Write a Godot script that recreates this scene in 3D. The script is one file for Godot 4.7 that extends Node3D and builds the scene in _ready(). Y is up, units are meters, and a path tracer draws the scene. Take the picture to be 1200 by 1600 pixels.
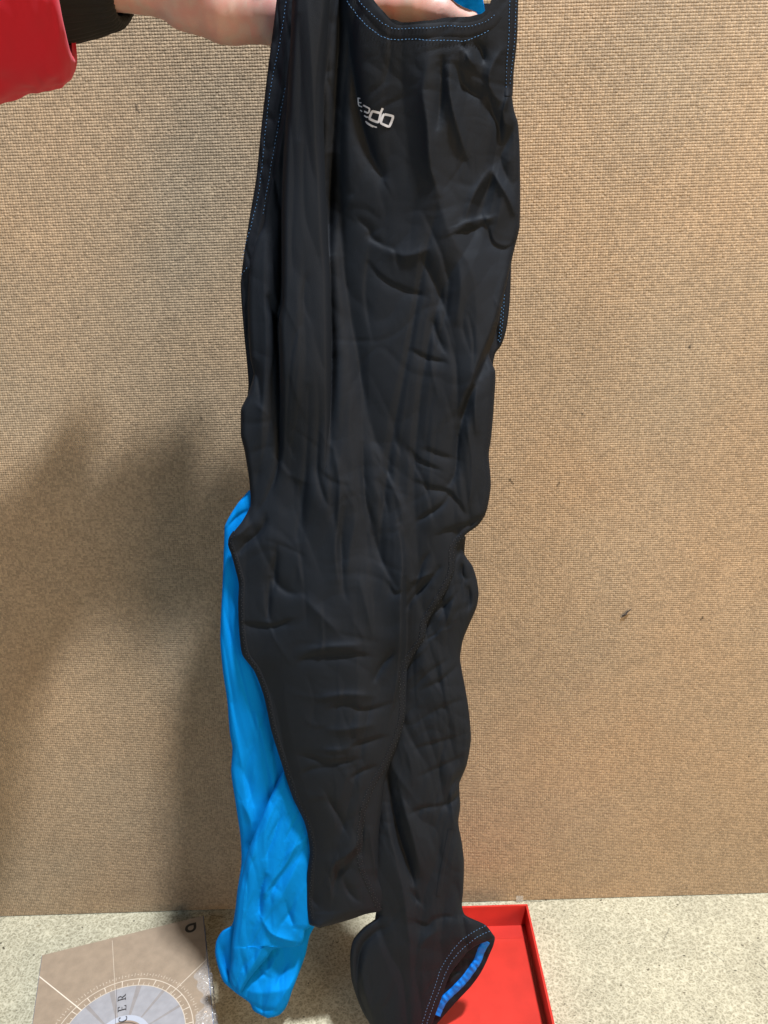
extends Node3D

const EYE_HEIGHT := 0.7246
const WALL := -0.70

var cam: Camera3D
var rng := RandomNumberGenerator.new()
var wrinkle := FastNoiseLite.new()
var fine := FastNoiseLite.new()


func _ready():
	# ------------------------------------------------------------ camera, surroundings, lamps
	cam = Camera3D.new()
	cam.name = "camera"
	cam.fov = 66.0
	cam.near = 0.02
	cam.far = 30.0
	cam.position = Vector3(0, EYE_HEIGHT, 0)
	cam.basis = Basis(Vector3.RIGHT, deg_to_rad(-19.5)) * Basis(Vector3.BACK, deg_to_rad(-1.75))
	add_child(cam)
	cam.current = true
	var we := WorldEnvironment.new()
	we.name = "surroundings"
	var env := Environment.new()
	env.background_mode = Environment.BG_COLOR
	env.background_color = Color(0.62, 0.60, 0.58)
	env.background_energy_multiplier = 0.10
	env.tonemap_mode = Environment.TONE_MAPPER_LINEAR
	env.tonemap_exposure = 1.0
	env.sdfgi_enabled = true
	env.ssao_enabled = true
	env.ssil_enabled = true
	we.environment = env
	add_child(we)
	lamp("ceiling_lamp", Vector3(0.69, 3.30, 0.25), Vector3(-0.05, 0.55, -0.6), Vector2(0.20, 0.10), Color(0.96, 0.98, 1.0), 23.0)
	lamp("warm_lamp", Vector3(1.10, 0.62, 0.75), Vector3(0.0, 0.40, -0.7), Vector2(0.9, 0.7), Color(1.0, 0.87, 0.70), 2.1)
	lamp("window_light", Vector3(-1.1, 0.9, 0.75), Vector3(0.0, 0.40, -0.6), Vector2(0.6, 0.9), Color(0.80, 0.91, 1.0), 0.85)

	rng.seed = 7
	wrinkle.seed = 11
	wrinkle.noise_type = FastNoiseLite.TYPE_SIMPLEX_SMOOTH
	wrinkle.frequency = 1.0
	wrinkle.fractal_type = FastNoiseLite.FRACTAL_FBM
	wrinkle.fractal_octaves = 3
	fine.seed = 5
	fine.noise_type = FastNoiseLite.TYPE_SIMPLEX_SMOOTH
	fine.frequency = 1.0
	fine.fractal_type = FastNoiseLite.FRACTAL_NONE

	build_backdrop()
	build_floor()
	build_red_box()
	build_game_box()
	build_swimsuit()
	build_person()


func lamp(called: String, where: Vector3, towards: Vector3, size: Vector2, color: Color, energy: float):
	var l := AreaLight3D.new()
	l.name = called
	l.area_size = size
	l.light_color = color
	l.light_energy = energy
	l.area_range = 8.0
	l.shadow_enabled = true
	add_child(l)
	l.look_at_from_position(where, towards, Vector3.UP)


# ================================================================ helpers
func at(px: float, py: float, z: float) -> Vector3:
	# the point on the upright plane z that lies in this direction
	var f := 800.0 / tan(deg_to_rad(33.0))
	var d: Vector3 = cam.basis * Vector3((px - 600.0) / f, (800.0 - py) / f, -1.0)
	return cam.position + d * (z / d.z)


func on_floor(px: float, py: float, h: float) -> Vector3:
	var f := 800.0 / tan(deg_to_rad(33.0))
	var d: Vector3 = cam.basis * Vector3((px - 600.0) / f, (800.0 - py) / f, -1.0)
	return cam.position + d * ((h - cam.position.y) / d.y)


func lin(r: float, g: float, b: float) -> Color:
	return Color(r, g, b).linear_to_srgb()


func mat(color: Color, rough: float, spec := 0.5, rim := 0.0) -> StandardMaterial3D:
	var m := StandardMaterial3D.new()
	m.albedo_color = color
	m.roughness = rough
	m.metallic_specular = spec
	if rim > 0.0:
		m.rim_enabled = true
		m.rim = rim
		m.rim_tint = 0.5
	return m


func tag(o: Node3D, label: String, category: String, group := "", kind := ""):
	o.set_meta("label", label)
	if category: o.set_meta("category", category)
	if group: o.set_meta("group", group)
	if kind: o.set_meta("kind", kind)


func mesh_node(called: String, m: Mesh, material: Material, parent: Node, label := "", kind := "") -> MeshInstance3D:
	var o := MeshInstance3D.new()
	o.name = called
	o.mesh = m
	o.material_override = material
	if label: o.set_meta("label", label)
	if kind: o.set_meta("kind", kind)
	parent.add_child(o, true)
	return o


func thing(called: String, where: Vector3) -> Node3D:
	var o := Node3D.new()
	o.name = called
	o.position = where
	add_child(o, true)
	return o


func grid_mesh(p: PackedVector3Array, cols: int, rows: int, thick: float, origin: Vector3, uv := PackedVector2Array()) -> ArrayMesh:
	# a sheet of cols x rows points; with thick > 0 it gets a back and edges
	var n := cols * rows
	var nr := PackedVector3Array()
	nr.resize(n)
	for r in rows:
		for c in cols:
			var a: Vector3 = p[r * cols + mini(c + 1, cols - 1)] - p[r * cols + maxi(c - 1, 0)]
			var b: Vector3 = p[mini(r + 1, rows - 1) * cols + c] - p[maxi(r - 1, 0) * cols + c]
			var k := b.cross(a)
			nr[r * cols + c] = k.normalized() if k.length_squared() > 1e-20 else Vector3.BACK
	var v := PackedVector3Array()
	var w := PackedVector3Array()
	var t := PackedVector2Array()
	var ix := PackedInt32Array()
	var two := thick > 0.0
	v.resize(n * (2 if two else 1))
	w.resize(v.size())
	t.resize(v.size())
	for i in n:
		v[i] = p[i] - origin
		w[i] = nr[i]
		if uv.size(): t[i] = uv[i]
		if two:
			v[n + i] = p[i] - nr[i] * thick - origin
			w[n + i] = -nr[i]
			if uv.size(): t[n + i] = uv[i]
	for r in rows - 1:
		for c in cols - 1:
			var i := r * cols + c
			ix.append_array(PackedInt32Array([i, i + 1, i + cols, i + 1, i + cols + 1, i + cols]))
			if two:
				ix.append_array(PackedInt32Array([n + i, n + i + cols, n + i + 1, n + i + 1, n + i + cols, n + i + cols + 1]))
	if two:
		for c in cols - 1:
			var e := (rows - 1) * cols + c
			ix.append_array(PackedInt32Array([c, n + c, c + 1, c + 1, n + c, n + c + 1, e, e + 1, n + e, e + 1, n + e + 1, n + e]))
		for r in rows - 1:
			var i := r * cols
			var j := i + cols - 1
			ix.append_array(PackedInt32Array([i, i + cols, n + i, i + cols, n + i + cols, n + i, j, n + j, j + cols, j + cols, n + j, n + j + cols]))
	var arr := []
	arr.resize(Mesh.ARRAY_MAX)
	arr[Mesh.ARRAY_VERTEX] = v
	arr[Mesh.ARRAY_NORMAL] = w
	arr[Mesh.ARRAY_TEX_UV] = t
	arr[Mesh.ARRAY_INDEX] = ix
	var m := ArrayMesh.new()
	m.add_surface_from_arrays(Mesh.PRIMITIVE_TRIANGLES, arr)
	return m


func quad(st: SurfaceTool, a: Vector3, b: Vector3, c: Vector3, d: Vector3):
	for k in [a, b, c, a, c, d]:
		st.add_vertex(k)


func slab(st: SurfaceTool, base: PackedVector3Array, y0: float, y1: float, bevel := 0.0):
	# an upright prism over a convex outline seen from above, with a chamfered top
	var mid := Vector3.ZERO
	for k in base: mid += k / base.size()
	var n := base.size()
	var low := []
	var up := []
	var top := []
	for k in base:
		low.append(Vector3(k.x, y0, k.z))
		up.append(Vector3(k.x, y1 - bevel, k.z))
		var inward := Vector3(mid.x - k.x, 0, mid.z - k.z).normalized() * bevel * 1.3
		top.append(Vector3(k.x, y1, k.z) + inward)
	for i in n:
		var j := (i + 1) % n
		quad(st, low[i], low[j], up[j], up[i])
		if bevel > 0.0: quad(st, up[i], up[j], top[j], top[i])
	for i in range(1, n - 1):
		for k in [top[0], top[i], top[i + 1]]: st.add_vertex(k)
		for k in [low[0], low[i + 1], low[i]]: st.add_vertex(k)


func solid(outline: PackedVector3Array, y0: float, y1: float, bevel := 0.0) -> ArrayMesh:
	var st := SurfaceTool.new()
	st.begin(Mesh.PRIMITIVE_TRIANGLES)
	st.set_smooth_group(-1)
	slab(st, outline, y0, y1, bevel)
	st.generate_normals()
	return st.commit()


func tex(im: Image) -> ImageTexture:
	return ImageTexture.create_from_image(im)


func image8(w: int, h: int, data: PackedByteArray) -> Image:
	return Image.create_from_data(w, h, false, Image.FORMAT_RGB8, data)


func noise_bytes(seed_: int, w: int, h: int, freq: float, octaves: int) -> PackedByteArray:
	var nz := FastNoiseLite.new()
	nz.seed = seed_
	nz.noise_type = FastNoiseLite.TYPE_SIMPLEX_SMOOTH
	nz.frequency = freq
	nz.fractal_octaves = octaves
	var im := nz.get_image(w, h, false, false, true)
	im.convert(Image.FORMAT_L8)
	return im.get_data()


# ================================================================ the embossed hardboard behind
func build_backdrop():
	var n := 1024
	var cells := 128
	var step := 8
	var rise := PackedFloat32Array()
	rise.resize(cells * cells)
	var tint := PackedFloat32Array()
	tint.resize(cells * cells)
	for i in cells * cells:
		rise[i] = rng.randf_range(0.72, 1.0) if rng.randf() > 0.03 else rng.randf_range(0.3, 0.6)
		tint[i] = rng.randf_range(-1.0, 1.0)
	var prof := PackedFloat32Array()
	var arch := PackedFloat32Array()
	for k in step:
		var fr := (k + 0.5) / step - 0.5
		prof.append(sqrt(maxf(0.0, 1.0 - pow(absf(fr) * 2.0, 2.0) * 0.98)))
		arch.append(0.62 + 0.38 * cos(PI * fr))
	var fibre := noise_bytes(21, n, n, 0.12, 3)
	var hb := PackedByteArray()
	hb.resize(n * n)
	var cb := PackedByteArray()
	cb.resize(n * n * 3)
	for y in n:
		var j := y / step
		var fy := y % step
		for x in n:
			var i := x / step
			var fx := x % step
			var at_cell := j * cells + i
			var h: float
			if (i + j) % 2 == 0: h = prof[fy] * arch[fx]
			else: h = prof[fx] * arch[fy]
			h *= rise[at_cell]
			var k := y * n + x
			var fb := (fibre[k] - 128) / 128.0
			hb[k] = clampi(int(h * 225.0 + fb * 26.0), 0, 255)
			var s := 1.0 + 0.09 * tint[at_cell] + 0.10 * fb
			cb[k * 3] = clampi(int(160.0 * s), 0, 255)
			cb[k * 3 + 1] = clampi(int(138.0 * s), 0, 255)
			cb[k * 3 + 2] = clampi(int(112.0 * s), 0, 255)
	var him := Image.create_from_data(n, n, false, Image.FORMAT_L8, hb)
	him.convert(Image.FORMAT_RGBA8)
	him.bump_map_to_normal_map(5.0)
	var m := StandardMaterial3D.new()
	m.albedo_texture = tex(image8(n, n, cb))
	m.normal_enabled = true
	m.normal_texture = tex(him)
	m.normal_scale = 0.62
	m.roughness = 0.7
	m.metallic_specular = 0.35
	# broad stains, rubbed spots and specks, once over the whole board
	var w2 := 1024
	var a := noise_bytes(31, w2, w2, 0.006, 4)
	var b := noise_bytes(32, w2, w2, 0.05, 3)
	var d := PackedByteArray()
	d.resize(w2 * w2 * 3)
	for k in w2 * w2:
		var s := 0.95 + 0.03 * (a[k] - 128) / 128.0 + 0.025 * (b[k] - 128) / 128.0
		var warm := 0.035 * (b[(k * 3) % (w2 * w2)] - 128) / 128.0 * 0.0 + 0.02 * (a[w2 * w2 - 1 - k] - 128) / 128.0
		d[k * 3] = clampi(int(255.0 * (s + warm)), 0, 255)
		d[k * 3 + 1] = clampi(int(255.0 * s), 0, 255)
		d[k * 3 + 2] = clampi(int(255.0 * (s - warm)), 0, 255)
	for q in 60:
		var x := rng.randi_range(2, w2 - 8)
		var y := rng.randi_range(2, w2 - 8)
		var dark := rng.randf() < 0.75
		var ln := rng.randi_range(1, 4)
		var dx := rng.randf_range(-1.0, 1.0)
		for e in ln:
			var k := (y + e) * w2 + clampi(x + int(dx * e), 0, w2 - 1)
			for ch in 3:
				d[k * 3 + ch] = int(d[k * 3 + ch] * (0.55 if dark else 1.0)) if dark else 255
	m.detail_enabled = true
	m.detail_blend_mode = BaseMaterial3D.BLEND_MODE_MUL
	m.detail_uv_layer = BaseMaterial3D.DETAIL_UV_2
	m.detail_albedo = tex(image8(w2, w2, d))
	# the board, very slightly bowed, 4 mm thick, standing on the floor
	var x0 := -0.78
	var x1 := 0.78
	var y0 := 0.0012
	var y1 := 1.12
	var cols := 40
	var rows := 30
	var st := SurfaceTool.new()
	st.begin(Mesh.PRIMITIVE_TRIANGLES)
	for side in 2:
		for r in rows:
			for c in cols:
				for e in [[0, 0], [1, 0], [0, 1], [1, 0], [1, 1], [0, 1]]:
					var fx := float(c + e[0]) / cols
					var fy := float(r + e[1]) / rows
					var x := lerpf(x0, x1, fx)
					var y := lerpf(y1, y0, fy)
					var z := WALL - 0.003 * side + 0.0015 * sin(fx * 5.0) * (1.0 - fy)
					st.set_uv(Vector2(x / 0.276, -y / 0.276))
					st.set_uv2(Vector2((x - x0) / (x1 - x0), (y1 - y) / (x1 - x0)))
					st.set_smooth_group(side)
					st.add_vertex(Vector3(x, y, z))
	st.generate_normals()
	st.generate_tangents()
	var board := mesh_node("hardboard_panel", st.commit(), m, self)
	tag(board, "tan hardboard panel with a woven mesh texture standing upright behind the swimsuit", "board")
	# scuff: a torn sliver standing off the board
	var sst := SurfaceTool.new()
	sst.begin(Mesh.PRIMITIVE_TRIANGLES)
	sst.set_smooth_group(-1)
	var c0 := at(980, 957, WALL + 0.0012)
	for part in [[-7, 6, 3, -1, 2.4], [-2, 1, 8, -7, 1.7], [-9, 8, -4, 2, 1.2]]:
		var p := at(980 + part[0], 957 + part[1], WALL + 0.001)
		var q := at(980 + part[2], 957 + part[3], WALL + 0.0022)
		var side: Vector3 = (q - p).cross(Vector3.BACK).normalized() * 0.0005 * part[4]
		var lift := Vector3(0, 0, 0.0012)
		quad(sst, p - side, q - side * 0.4, (q + p) * 0.5 + lift, p + lift * 0.3)
		quad(sst, p + side, p + lift * 0.3, (q + p) * 0.5 + lift, q + side * 0.4)
	sst.generate_normals()
	mesh_node("sliver", sst.commit(), mat(lin(0.035, 0.026, 0.022), 0.8), board, "small dark torn sliver on the board")
	# clear tape stubs along the foot of the board
	var tape := mat(Color(0.86, 0.88, 0.9, 0.16), 0.12, 0.6)
	tape.transparency = BaseMaterial3D.TRANSPARENCY_ALPHA
	for spec in [["short clear tape stub at the foot of the board beside the red box", 806, 1397, 817, 1409, 0.0]]:
		var pts := PackedVector3Array()
		for r in 5:
			for c in 12:
				var q := at(lerpf(spec[1], spec[3], c / 11.0), lerpf(spec[2], spec[4], r / 4.0), WALL)
				pts.append(Vector3(q.x, maxf(q.y, 0.0022), WALL + 0.0026 + 0.0006 * sin(c * 1.9 + r)))
		var t := mesh_node("tape_stub", grid_mesh(pts, 12, 5, 0.0001, Vector3.ZERO), tape, self)
		tag(t, spec[0], "tape", "")


# ================================================================ the particle board it stands on
func build_floor():
	var w := 1536
	var h := 768
	var worm := noise_bytes(41, w, h, 0.075, 2)
	var worm2 := noise_bytes(42, w, h, 0.17, 2)
	var broad := noise_bytes(43, w, h, 0.008, 3)
	var d := PackedByteArray()
	d.resize(w * h * 3)
	var hb := PackedByteArray()
	hb.resize(w * h)
	for k in w * h:
		var r1 := 1.0 - absf(worm[k] - 128) / 40.0
		var r2 := 1.0 - absf(worm2[k] - 128) / 52.0
		var s := clampf(maxf(r1, r2 * 0.85), 0.0, 1.0)
		var l := 0.66 + 0.25 * s + 0.03 * (broad[k] - 128) / 128.0
		d[k * 3] = clampi(int(208.0 * l), 0, 255)
		d[k * 3 + 1] = clampi(int((199.0 + 2.0 * s) * l), 0, 255)
		d[k * 3 + 2] = clampi(int((168.0 + 8.0 * s) * l), 0, 255)
		hb[k] = int(120.0 + 90.0 * s)
	for q in 2600:
		var x := rng.randi_range(3, w - 8)
		var y := rng.randi_range(3, h - 8)
		var big := 1 if rng.randf() < 0.88 else rng.randi_range(2, 3)
		var dk := rng.randf_range(0.3, 0.9)
		var slope := rng.randf_range(-0.8, 0.8)
		for e in big + rng.randi_range(0, 2):
			for g in mini(big, 3):
				var k := clampi(y + g + int(slope * e), 0, h - 1) * w + x + e
				d[k * 3] = int(d[k * 3] * dk)
				d[k * 3 + 1] = int(d[k * 3 + 1] * dk * 0.96)
				d[k * 3 + 2] = int(d[k * 3 + 2] * dk * 0.9)
	for q in 26:   # hairs and scratches
		var p := Vector2(rng.randf_range(40, w - 80), rng.randf_range(30, h - 60))
		var dir := Vector2.from_angle(rng.randf_range(0, PI))
		for e in rng.randi_range(10, 34):
			p += dir
			dir = dir.rotated(rng.randf_range(-0.09, 0.09))
			var k := clampi(int(p.y), 0, h - 1) * w + clampi(int(p.x), 0, w - 1)
			for ch in 3: d[k * 3 + ch] = int(d[k * 3 + ch] * 0.62)
	var him := Image.create_from_data(w, h, false, Image.FORMAT_L8, hb)
	him.convert(Image.FORMAT_RGBA8)
	him.bump_map_to_normal_map(1.2)
	var m := StandardMaterial3D.new()
	m.albedo_texture = tex(image8(w, h, d))
	m.normal_enabled = true
	m.normal_texture = tex(him)
	m.normal_scale = 0.5
	m.roughness = 0.55
	m.metallic_specular = 0.4
	var st := SurfaceTool.new()
	st.begin(Mesh.PRIMITIVE_TRIANGLES)
	for e in [[0, 0], [1, 0], [0, 1], [1, 0], [1, 1], [0, 1]]:
		var p := Vector3(lerpf(-0.9, 0.9, e[0]), 0.0, lerpf(-0.9, 0.5, e[1]))
		st.set_uv(Vector2(p.x / 1.0 + 0.5, (p.z + 0.76) / 0.5))
		st.set_normal(Vector3.UP)
		st.add_vertex(p)
	st.generate_tangents()
	var o := mesh_node("floor", st.commit(), m, self)
	tag(o, "pale speckled particle board surface under the boxes", "", "", "structure")


# ================================================================ the open red carton
func build_red_box():
	var red := mat(lin(0.52, 0.030, 0.021), 0.34, 0.45)
	var grime := noise_bytes(71, 256, 256, 0.015, 5)
	var rd := PackedByteArray()
	rd.resize(256 * 256 * 3)
	for k in 256 * 256:
		var g := 0.97 + 0.035 * (grime[k] - 128) / 128.0
		if grime[k] > 215: g *= 1.03
		for ch in 3: rd[k * 3 + ch] = clampi(int(255.0 * g), 0, 255)
	red.albedo_texture = tex(image8(256, 256, rd))
	red.uv1_triplanar = true
	red.uv1_scale = Vector3(9, 9, 9)
	red.clearcoat_enabled = true
	red.clearcoat = 0.25
	red.clearcoat_roughness = 0.25
	var xl := 0.012
	var xr := 0.1435
	var zb := -0.6665
	var zf := -0.40
	var t := 0.0022
	var box := thing("open_box", Vector3((xl + xr) / 2, 0, (zb + zf) / 2))
	tag(box, "open shallow red cardboard box on the floor behind the black leg", "box")
	var o := box.position
	var rect := func(x0: float, x1: float, z0: float, z1: float) -> PackedVector3Array:
		return PackedVector3Array([Vector3(x0, 0, z0) - o, Vector3(x1, 0, z0) - o, Vector3(x1, 0, z1) - o, Vector3(x0, 0, z1) - o])
	mesh_node("bottom", solid(rect.call(xl + t, xr - t, zb + t, zf - t), 0.0005, 0.0025), red, box)
	mesh_node("back_wall", solid(rect.call(xl, xr, zb, zb + t), 0.0005, 0.030, 0.0005), red, box)
	mesh_node("right_wall", solid(rect.call(xr - t, xr, zb + t + 0.0002, zf), 0.0005, 0.030, 0.0005), red, box)
	mesh_node("left_wall", solid(rect.call(xl, xl + t, zb + t + 0.0002, zf), 0.0005, 0.030, 0.0005), red, box)
	mesh_node("front_wall", solid(rect.call(xl + t + 0.0002, xr - t - 0.0002, zf - t, zf), 0.0005, 0.030, 0.0005), red, box)
	# the raised tray: a folded card with a rounded back edge
	var pts := PackedVector3Array()
	var rows := 60
	var cols := 24
	for r in rows:
		for c in cols:
			var s := float(r) / (rows - 1)
			var x := lerpf(xl + 0.009, xr - 0.0095, float(c) / (cols - 1))
			var y: float
			var z: float
			if r < 6:
				y = lerpf(0.0035, 0.0085, r / 6.0)
				z = zb + 0.0255 - 0.0005 * r / 6.0
			elif r < 12:
				var a := (r - 6) / 6.0 * PI / 2
				y = 0.0085 + 0.0028 * sin(a)
				z = zb + 0.025 + 0.0028 * (1.0 - cos(a))
			else:
				var q := (r - 12) / float(rows - 13)
				z = lerpf(zb + 0.0285, zf - 0.006, q)
				y = 0.0113 - 0.0016 * exp(-q * 40.0) * 0.0 + 0.0006 * sin(q * 9.0) + 0.0005 * sin(c * 0.25)
			pts.append(Vector3(x, y, z))
	mesh_node("inner_tray", grid_mesh(pts, cols, rows, 0.0008, o), red, box)


# ================================================================ the shrink-wrapped box with a compass print
func build_game_box():
	var p0 := Vector3(-0.21287, 0, -0.67436)
	var eu := Vector3(-0.96293, 0, 0.26976)
	var ev := Vector3(0.26976, 0, 0.96293)
	var wide := 0.1671
	var deep := 0.235
	var hh := 0.020
	var box := thing("game_box", p0 + eu * wide / 2 + ev * deep / 2)
	tag(box, "flat beige box in shrink wrap with a compass dial printed on its lid", "box")
	var o := box.position
	var corner := func(u: float, v: float, y: float) -> Vector3: return p0 + eu * u + ev * v + Vector3(0, y, 0) - o
	# lid print
	var w := 1024
	var h := 1440
	var d := PackedByteArray()
	d.resize(w * h * 3)
	var mm := wide * 1000.0 / w
	var mot := noise_bytes(51, w, h, 0.012, 4)
	var streak := noise_bytes(52, w, h, 0.09, 2)
	var cx := 84.5
	var cy := 125.0
	for y in h:
		for x in w:
			var k := y * w + x
			var u := x * mm
			var v := y * mm
			var q := Vector2(u - cx, v - cy)
			var rr := q.length()
			var an := q.angle()
			var s := 1.0 + 0.05 * (mot[k] - 128) / 128.0 + 0.02 * (streak[k] - 128) / 128.0
			var col := Vector3(143, 127, 110) * s
			if rr < 59.0:
				col = Vector3(146, 145, 149) * (1.0 + 0.05 * (mot[k] - 128) / 128.0)
				# dull rays
				var ray := fposmod(an / TAU * 14.0 + 0.23, 1.0)
				if rr > 27.0 and ray < 0.16 + 0.05 * sin(an * 3.0): col = Vector3(136, 131, 130) * s
				if rr < 27.0: col = Vector3(166, 170, 181)
				if rr < 21.5: col = Vector3(140, 122, 108) * s
				if rr < 20.0 and rr > 19.0: col = Vector3(90, 80, 74)
			var line := 0.0
			if absf(rr - 66.5) < 0.42 or absf(rr - 59.3) < 0.36: line = 0.65
			var deg := rad_to_deg(an) + 360.0
			var nearest := absf(deg - roundf(deg / 15.0) * 15.0) * rr * PI / 180.0
			var small := absf(deg - roundf(deg / 5.0) * 5.0) * rr * PI / 180.0
			if rr > 59.3 and rr < 66.5 and nearest < 0.4: line = 0.8
			if rr > 59.3 and rr < 62.5 and small < 0.3: line = 0.6
			if rr > 69.5 and rr < 73.5 and small < 0.32: line = 0.45
			if rr > 71.0 and rr < 72.2 and absf(deg - roundf((deg - 2.5) / 5.0) * 5.0 - 2.5) * rr * PI / 180.0 < 0.6: line = 0.5
			# long bearing lines to the edges
			if rr > 59.0:
				if absf(q.cross(Vector2(82.0, -98.0).normalized())) < 0.5 and q.x > 0: line = 0.95
				if absf(q.cross(Vector2(-82.5, -65.5).normalized())) < 0.42 and q.x < 0: line = 0.65
			if absf(u - 96.0 + (v - 5.0) * 0.075) < 0.28 and v > 3.0: line = maxf(line, 0.55 if v < 66.0 else 0.2)
			col = col.lerp(Vector3(214, 203, 188), line)
			if absf(u - 90.0) < 0.24 and v > 62.0: col = Vector3(86, 76, 74)
			# drop-shaped emblem
			var e := Vector2(u - 14.0, v - 12.5)
			var f := Vector2(e.x * 0.80 + e.y * 0.6, -e.x * 0.6 + e.y * 0.80)
			var ro := f.length()
			if drop(e, 7.0) and not drop(e, 3.6): col = Vector3(24, 24, 26)
			d[k * 3] = clampi(int(col.x), 0, 255)
			d[k * 3 + 1] = clampi(int(col.y), 0, 255)
			d[k * 3 + 2] = clampi(int(col.z), 0, 255)
	var top := StandardMaterial3D.new()
	top.albedo_texture = tex(image8(w, h, d))
	top.roughness = 0.28
	top.metallic = 0.0
	top.metallic_specular = 0.5
	var st := SurfaceTool.new()
	st.begin(Mesh.PRIMITIVE_TRIANGLES)
	st.set_normal(Vector3.UP)
	for e in [[0, 0], [0, 1], [1, 0], [1, 0], [0, 1], [1, 1]]:
		st.set_uv(Vector2(e[0], e[1] * deep / (h * mm / 1000.0)))
		st.add_vertex(corner.call(lerpf(0.0006, wide - 0.0006, e[0]), lerpf(0.0006, deep - 0.0006, e[1]), hh))
	mesh_node("lid_print", st.commit(), top, box)
	var body := PackedVector3Array([corner.call(0, 0, 0), corner.call(0, deep, 0), corner.call(wide, deep, 0), corner.call(wide, 0, 0)])
	mesh_node("body", solid(body, 0.0006, hh - 0.0003, 0.0006), mat(lin(0.035, 0.075, 0.20), 0.32), box, "dark blue side of the beige box")
	# lettering, laid on the lid and reading away from the viewer
	var font := SystemFont.new()
	font.font_names = PackedStringArray(["Droid Serif"])
	var ink := mat(lin(0.030, 0.026, 0.026), 0.5)
	for spec in [["C", 83.0, 102.5], ["E", 84.0, 90.2], ["R", 84.6, 78.4]]:
		var tm := TextMesh.new()
		tm.text = spec[0]
		tm.font = font
		tm.font_size = 48
		tm.pixel_size = 0.0079 / 35.0
		tm.depth = 0.0002
		var l := mesh_node("letter", tm, ink, box)
		l.transform = Transform3D(Basis(-ev, eu, Vector3.UP), corner.call(spec[1] / 1000.0, spec[2] / 1000.0, hh + 0.0003))
	# the loose clear film over the edge
	var film := mat(Color(0.93, 0.94, 0.96, 0.15), 0.10, 0.5)
	film.transparency = BaseMaterial3D.TRANSPARENCY_ALPHA
	var pts := PackedVector3Array()
	var cols := 26
	var rows := 150
	for r in rows:
		for c in cols:
			var v := lerpf(0.048, deep, r / float(rows - 1))
			var s := c / float(cols - 1)
			var open := clampf((v - 0.05) / 0.03, 0.0, 1.0)
			var u: float
			var y: float
			var ridge := 0.0017 * absf(fine.get_noise_2d(v * 260.0, s * 2.2)) * open + 0.0004 * fine.get_noise_2d(v * 700.0, s * 5.0) * open
			if s < 0.6:
				u = lerpf((0.010 + 0.008 * fine.get_noise_2d(v * 60.0, 7.0)) * open + 0.001, -0.0006, s / 0.6)
				y = hh + 0.0006 + ridge * 2.6 * smoothstep(0.0, 0.3, s)
			else:
				u = -0.0010 - 0.0012 * open * sin((s - 0.6) / 0.4 * PI) - ridge * 1.5
				y = lerpf(hh + 0.0006 + ridge * 2.6, 0.001, (s - 0.6) / 0.4)
			pts.append(p0 + eu * u + ev * v + Vector3(0, y, 0))
	mesh_node("shrink_wrap", grid_mesh(pts, cols, rows, 0.0, o), film, box, "wrinkled clear film along the right edge")


func drop(e: Vector2, r: float) -> bool:
	# a round drop with one square corner, to the right and away
	if e.length() < r * 0.86: return true
	return e.x < 0.0 and e.y < 0.0 and e.x > -r * 0.86 and e.y > -r * 0.86


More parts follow.
